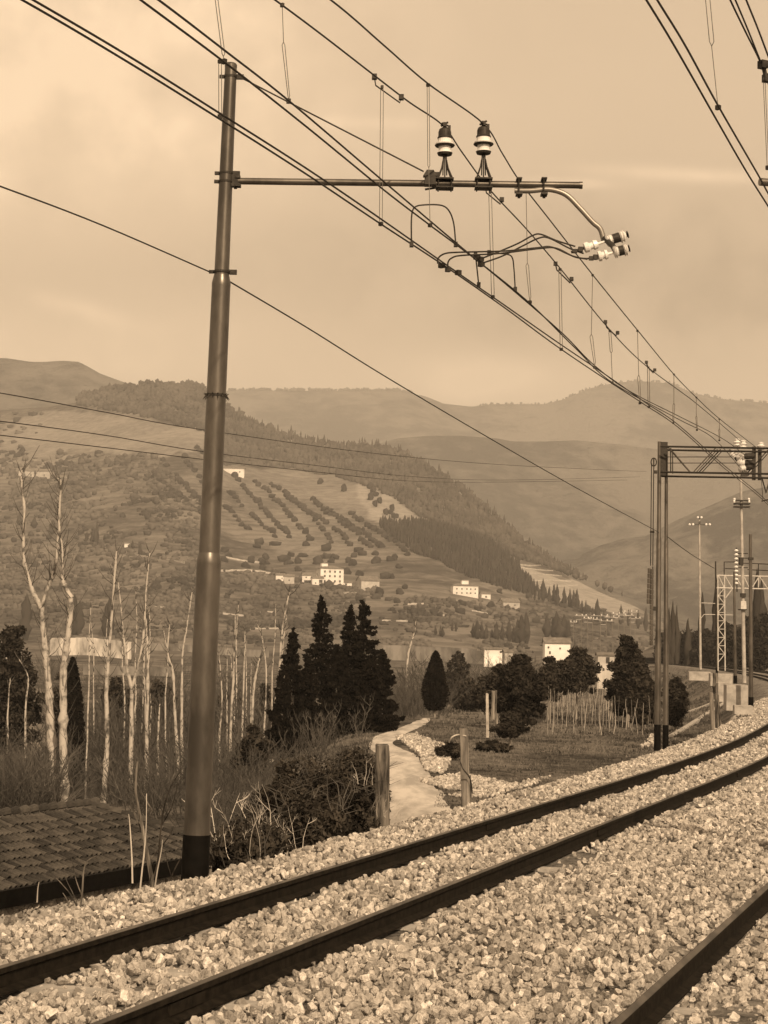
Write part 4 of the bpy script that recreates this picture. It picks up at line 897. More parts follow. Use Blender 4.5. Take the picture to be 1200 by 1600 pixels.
# neighbour mast outside the right edge, only the tip of its arm shows
bp_ = atY(1470, 1395, 20.5); nm = thing('overhead_line_mast', 'tip of a second bracket arm entering at the right edge', 'mast', bp_)
tip = atY(1187, 284, 20); mb = MB(); q_ = Vector((bp_.x, bp_.y, tip.z)); mb.tube([tip, q_+Vector((.1, 0, 0))], .042, 14); mb.build('bracket_arm', m_steel, nm, smooth=True)
mb = MB(); mb.lathe((bp_.x, bp_.y, -.6), (bp_.x, bp_.y, 8.6), [(0, .15), (.35, .14), (.36, .115), (.7, .1), (.71, .08), (1, .07)], 20); mb.build('tube_section', m_steel, nm, smooth=True)
#==PART2==
# ------------------------------------------------------------------ lattice portal over the tracks
YG = 54.0; KG = YG/F
def gp(px, py, dy=0): return atY(px, py, YG+dy)
def bar(m_, a, b_, r_, seg=6): m_.tube([a, b_], r_, seg)
rt = thing('railway_portal', 'dark twin-legged portal with lattice beam and hanging balance weights, right of the picture', 'portal', gp(1032, 1166))
for x0, x1, r_, nm_ in ((1027.0, 1030.5, 4.9, 'leg'), (1040, 1041.2, 4.3, 'leg')):
    top = 690 if r_ > 4.5 else 698
    mb = MB(); b0 = gp(x0, 1172, 0 if r_ > 4.5 else .5); b1 = gp(x1, top, 0 if r_ > 4.5 else .5); mb.lathe(b0, b1, [(0, r_*KG), (.36, r_*KG*.98), (.37, r_*KG*.86), (.68, r_*KG*.8), (.69, r_*KG*.68), (1, r_*KG*.6)], 16); lg = mb.build(nm_, m_steel, rt, smooth=True)
    mb = MB(); mb.lathe(b0+(b1-b0)*-.002, b0+(b1-b0)*.082, [(0, r_*KG*1.12), (1, r_*KG*1.06)], 16); mb.build('base_collar', m_dark, lg)
mb = MB(); mb.box(gp(1035.5, 718, .2), (.20, .5, .95)); mb.build('head_plate', m_fit, rt)
for py, dyy in ((697.5, -.35), (703, .35), (737.5, -.35), (744, .35)):
    mb = MB(); bar(mb, gp(1032, py, dyy), gp(1290, py+4.5, dyy-2), 1.55*KG, 8); mb.build('beam_chord', m_fit, rt)
for k, (xa, ya, xb, yb) in enumerate(((1044, 699, 1077, 737), (1084, 737, 1118, 700), (1092, 738, 1126, 702), (1140, 702, 1163, 740), (1166, 741, 1200, 703), (1206, 704, 1240, 742), (1048, 700, 1048, 738))):
    mb = MB(); bar(mb, gp(xa, ya, -.3), gp(xb, yb, -.3), 1.0*KG); bar(mb, gp(xa+3, ya+2, .3), gp(xb+3, yb+2, .3), .8*KG); mb.build('lattice_bar', m_steel if k in (0, 1) else m_fit, rt)
for py in (714, 723.5): mb = MB(); bar(mb, gp(1040, py, .1), gp(1150, py, .1), .7*KG); mb.build('tension_rod', m_fit, rt)
for x in (1178, 1187): mb = MB(); mb.box(gp(x, 724, 0), (.085, .12, .95)); mb.build('hanger_post', m_fit, rt)
for (xa, ya, xb, yb, lb) in ((1142, 706, 1160, 722, ''), (1150, 714, 1180, 712, ''), (1152, 722, 1180, 724, ''), (1155, 733, 1178, 728, '')):
    a, b_ = gp(xa, ya, -.5), gp(xb, yb, -.3); mb = MB(); mb.lathe(a, a+(b_-a)*.4, [(0, .02), (.15, .10), (.35, .05), (.5, .10), (.7, .05), (.85, .09), (1, .03)], 12); ii = mb.build('insulator', m_porc, rt)
    mb = MB(); mb.lathe(a+(b_-a)*.4, b_, [(0, .05), (.2, .09), (.8, .09), (1, .04)], 10); mb.build('insulator_fittings', m_fit, ii)
for x, y in ((1161, 694), (1152, 691.5), (1189, 697)):
    a = gp(x, y+6, -.2); mb = MB(); mb.lathe(a, a+Vector((0, 0, .22)), [(0, .05), (.1, .12), (.3, .06), (.5, .13), (.7, .06), (.9, .09), (1, .04)], 12); mb.build('insulator', m_porc, rt)
mb = MB(); a = gp(1163, 740, -.4); mb.box(a, (.20, .2, .14), 0, .6); mb.build('beam_bracket', m_fit, rt)
mb = MB(); mb.tube([gp(1190, 745, -.4), gp(1197, 770, -.3), gp(1202, 752, -.3)], .022, 6); mb.tube([gp(1190, 783, -.3), gp(1204, 780, -.3)], .02, 6); mb.tube([gp(1186, 742, -.3), gp(1190, 752, -.3), gp(1192, 780, -.3)], .008, 6); mb.build('registration_rod', m_fit, rt)
# pulley and weights
mb = MB(); c = gp(1021.5, 722, -.15); n_ = 18
for k in range(n_):
    a0, a1 = 2*math.pi*k/n_, 2*math.pi*(k+1)/n_; mb.tube([c+Vector((math.cos(a0)*.075, 0, math.sin(a0)*.115)), c+Vector((math.cos(a1)*.075, 0, math.sin(a1)*.115))], .018, 6)
mb.box(c, (.03, .08, .20)); mb.box(c+Vector((.05, 0, -.28)), (.09, .08, .09)); mb.build('pulley', m_fit, rt)
for x0, yb in ((1018, 884), (1021.5, 884)): mb = MB(); bar(mb, gp(x0, 724, -.15), gp(x0-1.5, yb, -.15), .8*KG); mb.build('weight_cable', m_fit, rt)
for x0, xe, y0, y1, r_ in ((1014.5, 1012.5, 888, 948, 2.6), (1018.5, 1017.5, 889, 1011, 2.9)):
    for k in range(int((y1-y0)/8)):
        mb = MB(); ya = y0+k*8; xx = x0+(xe-x0)*(ya-y0)/(y1-y0); mb.lathe(gp(xx, ya, -.15), gp(xx, ya+7.4, -.15), [(0, r_*KG*.9), (.08, r_*KG), (.92, r_*KG), (1, r_*KG*.9)], 12); mb.build('balance_weight', m_steel, rt)
mb = MB(); bar(mb, gp(1020, 885, -.1), gp(1018, 1006, -.1), .9*KG); mb.box(gp(1022, 951, -.1), (.12, .1, .12)); mb.box(gp(1019, 831, -.1), (.12, .08, .06)); mb.build('weight_guide', m_fit, rt)

# ------------------------------------------------------------------ masts of the station throat further on
def mast_simple(name, x0, yb, x1, yt, Y, r0, r1, m, label, cat='mast', collar=0, grp=None):
    k = Y/F; o = thing(name, label, cat, atY(x0, yb, Y), grp); mb = MB(); a, b_ = atY(x0, yb, Y), atY(x1, yt, Y); mb.lathe(a, b_, [(0, r0*k), (1, r1*k)], 14); mb.build('pole', m, o, smooth=True)
    if collar: mb = MB(); mb.lathe(a, a+(b_-a)*collar, [(0, r0*k*1.12), (1, r0*k*1.1)], 14); mb.build('base_collar', m_dark, o)
    return o
o = mast_simple('signal_mast', 1173.5, 1104, 1172.5, 835, 78, 3.6, 2.4, m_steel, 'dark tubular mast with black foot standing on the large concrete block', collar=.055)
mb = MB(); k = 78/F; mb.box(atY(1173, 873, 78), (.2, .2, .1)); mb.box(atY(1171, 1010, 78), (.14, .14, .1)); mb.build('clamp_band', m_fit, o)
o = mast_simple('signal_mast', 1149, 1068, 1147, 893, 92, 2.6, 1.6, m_steel, 'thin dark mast with black foot behind the large concrete block', collar=.07)
k = 92/F
o = mast_simple('power_pole', 1163, 1067, 1157.5, 745, 95, 3.2, 1.9, m_conc, 'tall pale pole carrying a box transformer and a small crossarm platform'); k = 95/F; A = lambda x, y, dy=0: atY(x, y, 95+dy)
mb = MB(); mb.box(A(1159, 787), (24*k, .5, 2.2*k)); mb.box(A(1159, 792), (24*k, .4, 2*k)); mb.box(A(1159, 782), (20*k, .3, 1.2*k)); pf = mb.build('crossarm', m_fit, o)
for x in (1147.5, 1170): mb = MB(); mb.lathe(A(x, 786), A(x, 778), [(0, .05), (.3, .08), (.6, .05), (.8, .07), (1, .03)], 10); mb.build('insulator', m_porc, pf)
mb = MB(); mb.box(A(1161, 946), (9*k, .35, 13*k), 0, .9); mb.build('transformer', m_galv, o)
mb = MB(); mb.box(A(1160, 952.5), (11*k, .5, 1.6*k)); mb.box(A(1161, 930), (7*k, .35, 6*k)); mb.box(A(1158, 877), (6*k, .3, 12*k)); mb.build('transformer_bracket', m_fit, o)
for y in (865, 872, 880, 887): mb = MB(); mb.box(A(1161, y), (15*k, .12, 1.4*k)); mb.build('crossarm', m_fit, o)
o = thing('insulator_mast', 'slender pole stacked with white porcelain insulators left of the pale power pole', 'mast', A(1151, 915))
mb = MB(); mb.tube([A(1151.5, 925), A(1150.5, 856)], .03, 8); mb.build('pole', m_fit, o)
for i in range(9):
    y = 858+i*6.4; mb = MB(); mb.lathe(A(1150.5, y+4.6), A(1150.5, y), [(0, .03), (.3, .10), (.5, .11), (.8, .07), (1, .03)], 10); mb.build('insulator', m_porc, o)
# white lattice gantry
YL = 100.; k = YL/F; LP_ = lambda x, y, dy=0: atY(x, y, YL+dy)
o = thing('lattice_gantry', 'white painted lattice gantry with a triangulated beam reaching the right edge', 'gantry', LP_(1128, 1052))
for x0, x1 in ((1122, 1121.5), (1133, 1132)):
    for dy in (0, 1.0): mb = MB(); bar(mb, LP_(x0, 1048, dy), LP_(x1, 898, dy), .95*k); mb.build('leg', m_galv, o)
ys_ = list(range(918, 1030, 13))
for i, y in enumerate(ys_):
    mb = MB(); a, b_ = (1122, 1132.5) if i % 2 else (1132.5, 1122); bar(mb, LP_(a, y), LP_(b_, y+13), .6*k, 5); bar(mb, LP_(1122, y), LP_(1132.5, y), .5*k, 5); mb.build('lattice_bar', m_galv, o)
for y in (899, 918.5):
    for dy in (0, 1.0): mb = MB(); bar(mb, LP_(1120, y, dy), LP_(1290, y+3.5, dy), 1.1*k); mb.build('beam_chord', m_galv, o)
for xa, ya, xb, yb in ((1123, 900, 1131, 917), (1133, 900, 1143, 917), (1145, 919, 1134, 934), (1163, 902, 1170, 917), (1176, 917, 1186, 901), (1187, 901, 1199, 919), (1200, 919, 1212, 902), (1185, 902, 1185, 918), (1150, 902, 1160, 918)):
    mb = MB(); bar(mb, LP_(xa, ya, -.02), LP_(xb, yb, -.02), .8*k, 5); mb.build('lattice_bar', m_galv, o)
o2 = thing('handrail', 'thin dark handrail frame standing on top of the white lattice gantry', 'railing', LP_(1132, 897))
for P0 in ([(1131.5, 898), (1131.5, 878), (1149, 878)], [(1133, 888), (1149, 889)], [(1168, 880), (1230, 883)], [(1168, 890), (1230, 893)], [(1185, 900), (1185, 881)], [(1212, 901), (1212, 882)]):
    mb = MB(); mb.tube([LP_(a, b_, .5) for a, b_ in P0], .85*k, 6); mb.build('rail_tube', m_fit, o2)
mast_simple('railway_mast', 1120, 1052, 1118, 877, 104, 1.7, 1.1, m_fit, 'thin dark mast touching the left side of the white lattice gantry', collar=.05)
# lighting mast
YJ = 150.; k = YJ/F; A = lambda x, y, dy=0: atY(x, y, YJ+dy)
o = mast_simple('lighting_mast', 1094.5, 1046, 1092.8, 812, YJ, 2.0, 1.2, m_conc, 'tall slender lighting mast with six small round lamps at its top', 'lamp mast')
mb = MB(); bar(mb, A(1076, 820), A(1110, 820), .4*k, 5); bar(mb, A(1093, 822), A(1093, 807), .5*k, 5); bar(mb, A(1090, 809), A(1096, 809), .35*k, 5); mb.box(A(1093, 817), (.12, .12, .25)); mb.build('lamp_bracket', m_fit, o)
for x, y in ((1077.5, 819.5), (1083, 819.5), (1103.5, 819.5), (1109, 819.5), (1090.5, 808.5), (1096, 808.5)):
    mb = MB(); c = A(x, y, -.1); mb.lathe(c-Vector((0, 0, .09)), c+Vector((0, 0, .09)), [(0, .03), (.3, .09), (.7, .09), (1, .03)], 10); mb.build('lamp', m_bulb, o)
o = mast_simple('railway_mast', 1098, 942, 1097, 941, 140, .5, .5, m_galv, 'thin pale cantilever arms beside the lighting mast', 'mast arm') if False else None
for i, (x0, x1, y) in enumerate(((1096, 1120, 942), (1100, 1150, 960))):
    mb = MB(); bar(mb, atY(x0, y, 130), atY(x1, y+1, 130), .022, 6)
    if i: bar(mb, atY(x0, y, 130), atY(x0-7, y+9, 130), .02, 6)
    tag(mb.build('cantilever_arm', m_galv, None, atY(x0, y, 130)), ['straight thin pale arm between lighting mast and white lattice gantry', 'bent thin pale arm below the straight one, passing behind the white lattice gantry'][i], 'arm')
# concrete foundations
def slab(px, pb, w, h, dp_, Y, lab, rz=-.12):
    k = Y/F; c = atY(px, pb, Y); mb = MB(); mb.box(c+Vector((0, dp_/2, h*k/2-.1)), (w*k, dp_, h*k+.2), rz); return tag(mb.build('concrete_block', m_conc, None, c), lab, 'concrete block')
slab(1157, 1103, 33, 32, 2.2, 79, 'largest concrete foundation block, carrying the dark mast with the black foot')
slab(1136, 1090, 22, 22, 1.6, 90, 'mid sized concrete block behind the leaning fence post', -.1)
slab(1098, 1058, 34, 8, 2.5, 112, 'low wide concrete block at the foot of the lighting mast')
slab(1131, 1066, 34, 13, 2.0, 101, 'concrete base below the white lattice gantry')
slab(1165, 1108, 28, 5, 1.2, 76, 'thin concrete kerb at the foot of the largest block')
def strip(P, w, m, lab, name):
    c_ = [hit(a, b_, 30) for a, b_ in P]; mb = MB(); vs = []
    for q_ in catmull(c_, 6): vs += [(q_.x-w/2, q_.y, q_.z-.2), (q_.x-w/2, q_.y, q_.z+.12), (q_.x+w/2, q_.y, q_.z+.12), (q_.x+w/2, q_.y, q_.z-.2)]
    n_ = len(vs)//4; mb.add(vs, [(4*i+k, 4*i+4+k, 4*i+5+k, 4*i+1+k) for i in range(n_-1) for k in range(3)]+[(0, 1, 2, 3), (4*n_-4, 4*n_-1, 4*n_-2, 4*n_-3)]); tag(mb.build(name, m, None, c_[0]), lab, 'kerb')
strip([(1046, 1154), (1075, 1136), (1105, 1116), (1135, 1098)], .35, m_conc, 'pale concrete kerb running diagonally down the slope behind the bound fence posts', 'slope_kerb')
strip([(1052, 1122), (1085, 1110), (1110, 1100), (1128, 1088)], .25, m_conc, 'second fainter kerb higher on the slope right of the portal', 'slope_kerb')
# distant railway masts, pale and thin
dm = [(908, 1012, 958, 14), (918, 1014, 962, 10), (926, 1022, 963, 12), (938, 1024, 958, 20), (947, 1024, 966, 16), (957, 1024, 960, 18), (966, 1016, 955, 16), (975, 1018, 957, 22), (985, 1020, 952, 18), (896, 1010, 968, 8), (992, 1022, 962, 14)]
for i, (x, yb, yt, w_) in enumerate(dm):
    Y = 330+i*9; k = Y/F; o = thing('distant_mast', 'thin pale distant railway mast with crossarm among the cypresses', 'mast', atY(x, yb, Y), 'distant railway masts before the cypresses')
    mb = MB(); mb.tube([atY(x, yb, Y), atY(x+.3, yt, Y)], .55*k, 5); mb.build('pole', m_steel_l, o)
    mb = MB(); mb.tube([atY(x-w_*.7, yt+4, Y), atY(x+w_*.7, yt+4.6, Y)], .35*k, 5); mb.tube([atY(x-w_*.6, yt+10, Y), atY(x, yt+10, Y)], .3*k, 5); mb.build('crossarm', m_galv, o)
    for s in (-.5, .1, .55): mb = MB(); c = atY(x+s*w_, yt+2.6, Y); mb.box(c, (1.4*k, 1.4*k, 1.8*k), .4); mb.build('insulator', m_porc, o)

# ------------------------------------------------------------------ fence posts
def fpost(px, pb, pt, wpx, Y, m, label, lean=0, name='fence_post', dz=.2, grp=None, round_=True):
    k = Y/F; a = atY(px, pb, Y)-Vector((0, 0, dz)); b_ = atY(px+lean, pt, Y); mb = MB(); r_ = wpx*k/2; n_ = 9; vs = []; sg = 10; f = []
    rs = random.Random(int(px*7)); ph = [rs.uniform(.82, 1.12) for _ in range(sg)]
    for i in range(n_):
        t_ = i/(n_-1); c = a+(b_-a)*t_+Vector((rs.uniform(-1, 1)*r_*.08, 0, 0))
        for j in range(sg):
            an = 2*math.pi*j/sg; q_ = r_*ph[j]*(1.08-.12*t_)*rs.uniform(.96, 1.04); vs.append(c+Vector((math.cos(an)*q_, math.sin(an)*q_, (rs.uniform(-.02, .03) if i == n_-1 else 0))))
    for i in range(n_-1):
        for j in range(sg): f.append((i*sg+j, i*sg+(j+1) % sg, (i+1)*sg+(j+1) % sg, (i+1)*sg+j))
    f += [tuple(range(sg-1, -1, -1)), tuple((n_-1)*sg+j for j in range(sg))]; mb.add(vs, f)
    o = mb.build(name, m, None, a); return tag(o, label, 'fence post', grp)
fpost(597, 1292, 1164, 23, 28.2, m_woodd, 'dark split and rotten wooden fence post at the edge of the brambles', -1)
fpost(601.5, 1290, 1168, 9, 28.3, m_woodd, 'narrow broken plank leaning on the dark rotten fence post', 2, 'fence_plank')
fpost(729, 1253, 1140, 15, 33.3, m_wood, 'pale upright wooden fence post in the middle, wire twisted round it', -5)
fpost(735.5, 1252, 1212, 6, 33.5, m_woodd, 'short dark stub behind the pale fence post', -3, 'fence_stub')
w = MB(); w.tube(catmull([atY(719, 1190, 33.1), atY(724, 1202, 33.0), atY(732, 1212, 33.1), atY(736, 1222, 33.2), atY(738, 1240, 33.2)], 5), .011, 5); tag(w.build('loose_wire', m_fit, None, atY(719, 1190, 33.1)), 'loose rusty wire twisted round the pale fence post', 'wire')
w = MB(); w.tube(catmull([atY(702, 1160, 33.4), atY(706, 1152, 33.3), atY(716, 1148, 33.3), atY(728, 1150, 33.2)], 5), .012, 5); tag(w.build('loose_wire', m_twigl, None, atY(702, 1160, 33.4)), 'hooked end of pale wire left of the pale fence post', 'wire')
fpost(1115, 1136, 1082, 6.5, 72, m_wood, 'sunlit pale fence post beside the retaining slope on the right', -4)
fpost(1121, 1131, 1083, 6, 72.3, m_woodd, 'darker post bound to the sunlit fence post on the right', -2)
fpost(1126, 1129, 1085, 4, 72.5, m_woodd, 'thin dark stake behind the bound fence posts on the right', -5)
fpost(1118, 1078, 1052, 9, 92, m_woodd, 'short stout dark post left of the mid sized concrete block', 0)
fpost(762, 1146, 1084, 4.5, 95, m_twigl, 'thin bright stake left of the big dark oak', -1, 'stake')
fpost(770, 1118, 1080, 6, 98, m_wood, 'grey stump-like post left of the big dark oak', 1)
fpost(774, 1116, 1079, 4, 98.5, m_woodd, 'dark thin post just behind the grey one left of the oak', 1)
fpost(329, 1382, 1356, 4.5, 20.8, m_wood, 'tiny pale peg in the ballast at the mast foot', 0, 'marker_peg', .1)
fpost(328, 1357, 1354, 6, 20.8, m_dark, 'black cap of the tiny peg at the mast foot', 0, 'peg_cap', 0)

# ------------------------------------------------------------------ tiled hut beside the embankment
ez = -2.5
C1_ = atz(352, 1330, ez); C0_ = atz(-40, 1400, ez); al = (C1_-C0_).normalized(); pe = Vector((-al.y, al.x, 0)); wd = 2.3; rise = 1.02; Ln = (C1_-C0_).length
hut = thing('tiled_hut', 'low lineside hut seen from above, its old clay tile roof below the embankment', 'hut', (C0_+C1_)/2)
def rfp(s, u, lift=0):
    """s metres from the right hip corner along the eave, u metres up the slope plan"""
    p = C1_-al*s+pe*u; p.z = ez+rise*u/wd+lift; return p
mb = MB(); sag = .0
mb.add([rfp(0, 0), rfp(Ln, 0), rfp(Ln, wd), rfp(wd*.95, wd), C1_+pe*2*wd+Vector((0, 0, 0)), C0_+pe*2*wd], [(0, 3, 2, 1), (0, 4, 3), (3, 4, 5, 2), (0, 1, 5, 4)]); mb.build('roof_deck', m_froof, hut)
mb = MB(); c0 = C0_-pe*.12; c1 = C1_-al*.25-pe*.12; vs = []
for z0 in (-1.6, 0): vs += [Vector((c0.x, c0.y, ez+z0)), Vector((c1.x, c1.y, ez+z0)), Vector((c1.x, c1.y, ez+z0))+pe*(2*wd-.5), Vector((c0.x, c0.y, ez+z0))+pe*(2*wd-.5)]
for v_ in vs[:4]: v_.z = -6.5
mb.add(vs, [(0, 1, 5, 4), (1, 2, 6, 5), (2, 3, 7, 6), (3, 0, 4, 7)]); mb.build('wall', m_wallg, hut)
mb = MB(); a, b_ = C0_-pe*.30, C1_+al*.1-pe*.30; vs = []
for q_ in (a, b_):
    for dx, dz in ((0, .06), (0, -.27), (.10, -.27), (.10, .06)): vs.append(q_+pe*dx+Vector((0, 0, dz)))
mb.add(vs, [(0, 4, 5, 1), (1, 5, 6, 2), (2, 6, 7, 3), (3, 7, 4, 0), (0, 1, 2, 3), (7, 6, 5, 4)]); mb.build('fascia', m_dark, hut)
P = []; SC = []
for i in range(1500):
    q_ = C0_+al*R.uniform(0, Ln-.3)-pe*.10; P.append(tuple(Vector((q_.x, q_.y, ez-.3-1.3*R.random()))-Vector(hut.location))); SC.append(R.uniform(.12, .30))
n_ = len(P); o = gn_scatter('rubble_masonry', P, NR.rand(n_, 3)*6.28, SC, NR.randint(0, 10, n_), None); o.parent = hut
tmesh = []
for i in range(4):
    rs = random.Random(i); mb = MB(); sg = 5; vs = []
    for (ln, rr, zo) in ((-.21, .078, .035), (.21, .056, .0)):
        for k in range(sg+1):
            th = math.pi*k/sg; vs.append((math.cos(th)*rr, ln, math.sin(th)*rr*1.3+zo))
        for k in range(sg, -1, -1):
            th = math.pi*k/sg; vs.append((math.cos(th)*(rr-.016), ln, math.sin(th)*(rr-.016)*1.3+zo))
    n_ = 2*(sg+1); mb.add(vs, [(k, n_+k, n_+(k+1) % n_, (k+1) % n_) for k in range(n_)]+[(k, k+1, n_-2-k, n_-1-k) for k in range(sg)]+[(n_+k+1, n_+k, n_+n_-1-k, n_+n_-2-k) for k in range(sg)]); tmesh.append(mb.mesh('tile', m_tile))
slope_len = math.hypot(wd, rise); rot0 = math.atan2(pe.y, pe.x)-math.pi/2; pitch_ = math.atan2(rise, wd); TI = []
ncol = int(Ln/.18); nrow = int(slope_len/.30)
for c_ in range(ncol):
    for r_ in range(nrow+1):
        s = .1+c_*.18; u = (r_*.30+.10)/slope_len*wd
        if u > wd-.02 or s < u*.95+.02: continue
        TI.append((s, u))
TI.sort(key=lambda q_: q_[0]); ir = Matrix.Rotation(rot0, 4, 'Z')@Matrix.Rotation(pitch_, 4, 'X')
def tile_mat(s, u, alt=0):
    p = rfp(s, u, .008+R.uniform(0, .035))-Vector(hut.location); return Matrix.Translation(p)@ir@Matrix.Rotation(R.uniform(-.09, .09), 4, 'Z')@Matrix.Rotation(R.uniform(-.03, .05), 4, 'X')
rest = MB(); vis = [q_ for q_ in TI if 0 <= proj(rfp(*q_))[0]+15]; vis.sort(key=lambda q_: -q_[0])
for i, (s, u) in enumerate(vis+[q_ for q_ in TI if q_ not in vis]):
    M4 = tile_mat(s, u)
    if i < 290: o = bpy.data.objects.new('tile', tmesh[R.randrange(4)]); COL.objects.link(o); o.parent = hut; o.matrix_local = M4
    else:
        me_ = tmesh[R.randrange(4)]; rest.add([Vector(hut.location)+(M4@v_.co) for v_ in me_.vertices], [tuple(p.vertices) for p in me_.polygons])
m_tile2 = mat('clay_tile_far', .02, .085, 2.2, rough=.9, w=1.3, bump=.4, bscale=20, lo=.35, hi=.65)
if rest.v: tag(rest.build('tiles', m_tile2, hut), kind='stuff')
rd = MB()
for i in range(int((Ln-wd)/.34)):                     # ridge and hip caps
    s = wd*.95+i*.34; o = bpy.data.objects.new('ridge_tile', tmesh[i % 4]); COL.objects.link(o); o.parent = hut
    o.matrix_local = Matrix.Translation(rfp(s, wd, .05)-Vector(hut.location))@Matrix.Rotation(math.atan2(al.y, al.x)-math.pi/2+math.pi+R.uniform(-.08, .08), 4, 'Z')@Matrix.Scale(1.3, 4)
hp0, hp1 = rfp(0, 0, .05), rfp(wd*.95, wd, .05); hd = hp1-hp0
for i in range(11):
    o = bpy.data.objects.new('ridge_tile', tmesh[i % 4]); COL.objects.link(o); o.parent = hut
    o.matrix_local = Matrix.Translation(hp0+hd*((i+.5)/11)-Vector(hut.location))@Matrix.Rotation(math.atan2(hd.y, hd.x)-math.pi/2, 4, 'Z')@Matrix.Rotation(math.atan2(hd.z, math.hypot(hd.x, hd.y)), 4, 'X')@Matrix.Scale(1.25, 4)

# ------------------------------------------------------------------ poplars by the river
def poplar(parts, Y, w0, label, knots=True, grp=None, m=m_bark, name='bare_poplar'):
    base_ = atY(*parts[0][0], Y); g0 = gz(base_.x, base_.y); org = Vector((base_.x, base_.y, min(base_.z, g0)))
    o = thing(name, label, 'tree', org, grp); k = Y/F
    for i, P0 in enumerate(parts):
        rs = random.Random(int(P0[0][0]*3+i)); pts_ = [atY(a, b_, Y+i*.15) for a, b_ in P0]
        if i == 0: pts_[0] = Vector((pts_[0].x, pts_[0].y, org.z-.2))
        c = catmull(pts_, 6); n_ = len(c); wa = (w0 if i == 0 else w0*.62); wb = wa*.6 if i == 0 and len(parts) > 1 else wa*.28
        rad = [(wa+(wb-wa)*j/(n_-1))*k/2*rs.uniform(.9, 1.12) for j in range(n_)]
        for j in range(n_):
            c[j] = c[j]+Vector((rs.uniform(-1, 1)*.4*k, 0, 0))
            if knots and rs.random() < .16: rad[j] *= 1.35
        mb = MB(); mb.tube(c, rad, 8); st = mb.build('trunk' if i == 0 else 'limb', m, o, smooth=True)
        tw = MB()
        for j in range(max(1, n_//4), n_):
            for _ in range(3 if knots else 2):
                if rs.random() < .6:
                    a = rs.uniform(0, 6.28); ln = rs.uniform(.1, .8)*w0/10*(1.2-.3*j/n_)*Y/60; q0 = c[j]; d_ = Vector((math.cos(a), math.sin(a), rs.uniform(.5, 1.8))).normalized(); mid_ = q0+d_*ln*.5; tw.tube([q0, mid_, mid_+(d_+Vector((0, 0, .5))).normalized()*ln*.6], [.014*Y/60, .010*Y/60, .005*Y/60], 4, False)
        if tw.v: tag(tw.build('twigs', m_twig, o), kind='stuff')
    return o
poplar([[(84, 1262), (82, 1190), (78, 1110), (74, 1050), (68, 990), (65, 950)], [(65, 952), (54, 930), (45, 905), (37, 868), (38, 801), (34, 760), (34, 735)], [(65, 950), (76, 915), (87, 882), (92, 815), (95, 749)]], 112, 12.5, 'forked pale poplar at the far left, its two limbs spreading like a Y', name='forked_poplar')
poplar([[(102, 1262), (99, 1180), (99, 1100), (99, 1050), (103, 1015), (108, 980), (111, 935)], [(111, 935), (104, 920), (98, 906), (97, 880), (96, 854), (92, 815), (95, 760)]], 110, 13.5, 'thickest pale poplar trunk with dark knots, second from the left')
poplar([[(161, 1262), (165, 1200), (168, 1155), (166, 1085), (171, 1015), (177, 927), (182, 861)]], 113, 9.5, 'straight unbranched poplar above the ridge of the tiled hut')
poplar([[(205, 1262), (205, 1155), (206, 1078)], [(206, 1078), (199, 1045), (195, 1010), (192, 980), (185, 910)], [(206, 1075), (213, 1050), (221, 1015), (226, 970), (228, 927), (234, 864)]], 113, 9, 'poplar forking low into two thin limbs left of the mast')
poplar([[(229, 1262), (229, 1155), (231, 1050), (229, 985), (226, 960)]], 116, 7, 'thin poplar right behind the low forking one')
for P0, w_, Y, lab in ([[(247, 1250), (247, 1150), (250, 1100)], 5, 118, 'short thin poplar stem two steps left of the mast'], [[(280, 1250), (278, 1190), (273, 1110), (270, 1050), (262, 1020), (265, 975)], 6, 119, 'bent thin poplar stem just left of the mast'], [[(286, 1240), (284, 1150), (285, 1030), (292, 980), (300, 925)], 5, 125, 'thin poplar stem leaning right towards the mast'],
        [[(341, 1230), (343, 1150), (347, 1090), (342, 1020)], 4.5, 120, 'first thin stem right of the mast'], [[(358, 1230), (361, 1130), (365, 1050), (368, 960)], 5.5, 122, 'second thin stem right of the mast'], [[(378, 1150), (381, 1060), (383, 985)], 4, 128, 'third stem right of the mast, shortest and thin'], [[(391, 1240), (394, 1150), (396, 1080), (402, 1045), (406, 1028)], 6, 118, 'pale knobbly stem midway between the mast and the conifers'],
        [[(424, 1180), (430, 1110), (437, 1050), (441, 985), (452, 925)], 7, 122, 'long pale slanting poplar against the left side of the conifers'], [[(437, 1150), (438, 1090), (441, 1020), (448, 960)], 5, 126, 'thinner companion of the slanting poplar beside the conifers'], [[(412, 1120), (416, 1060), (410, 1000), (402, 975)], 3.2, 140, 'very thin wavering stem left of the slanting poplar'],
        [[(635, 1080), (637, 1030), (647, 990), (650, 970)], 4, 200, 'pale leaning stem between the conifers and the small cypress'], [[(14, 1200), (12, 1120), (16, 1060)], 4, 125, 'thin pale stem at the left picture edge'], [[(42, 1160), (40, 1110), (44, 1060), (30, 1030)], 4, 130, 'crooked pale stem near the left picture edge'], [[(318, 1200), (322, 1120), (318, 1060)], 4, 124, 'thin stem partly hidden by the mast'],
        [[(262, 1180), (258, 1100), (262, 1030), (255, 980)], 3.2, 135, 'faint thin stem behind the bent one left of the mast']):
    poplar([P0], Y, w_, lab, knots=w_ > 4.4)
for i in range(20):
    px = R.uniform(112, 445); py = R.uniform(1085, 1180); top = py-R.uniform(55, 190); dx = R.uniform(-9, 9); Y = R.uniform(128, 175)
    poplar([[(px, py), (px+dx*.3+R.uniform(-3, 3), py-(py-top)*.35), (px+dx*.6+R.uniform(-3, 3), py-(py-top)*.7), (px+dx, top)]], Y, R.uniform(2.2, 3.8), 'slender pale young poplar in the thicket along the river', knots=False, grp='young poplars in the thicket along the river')
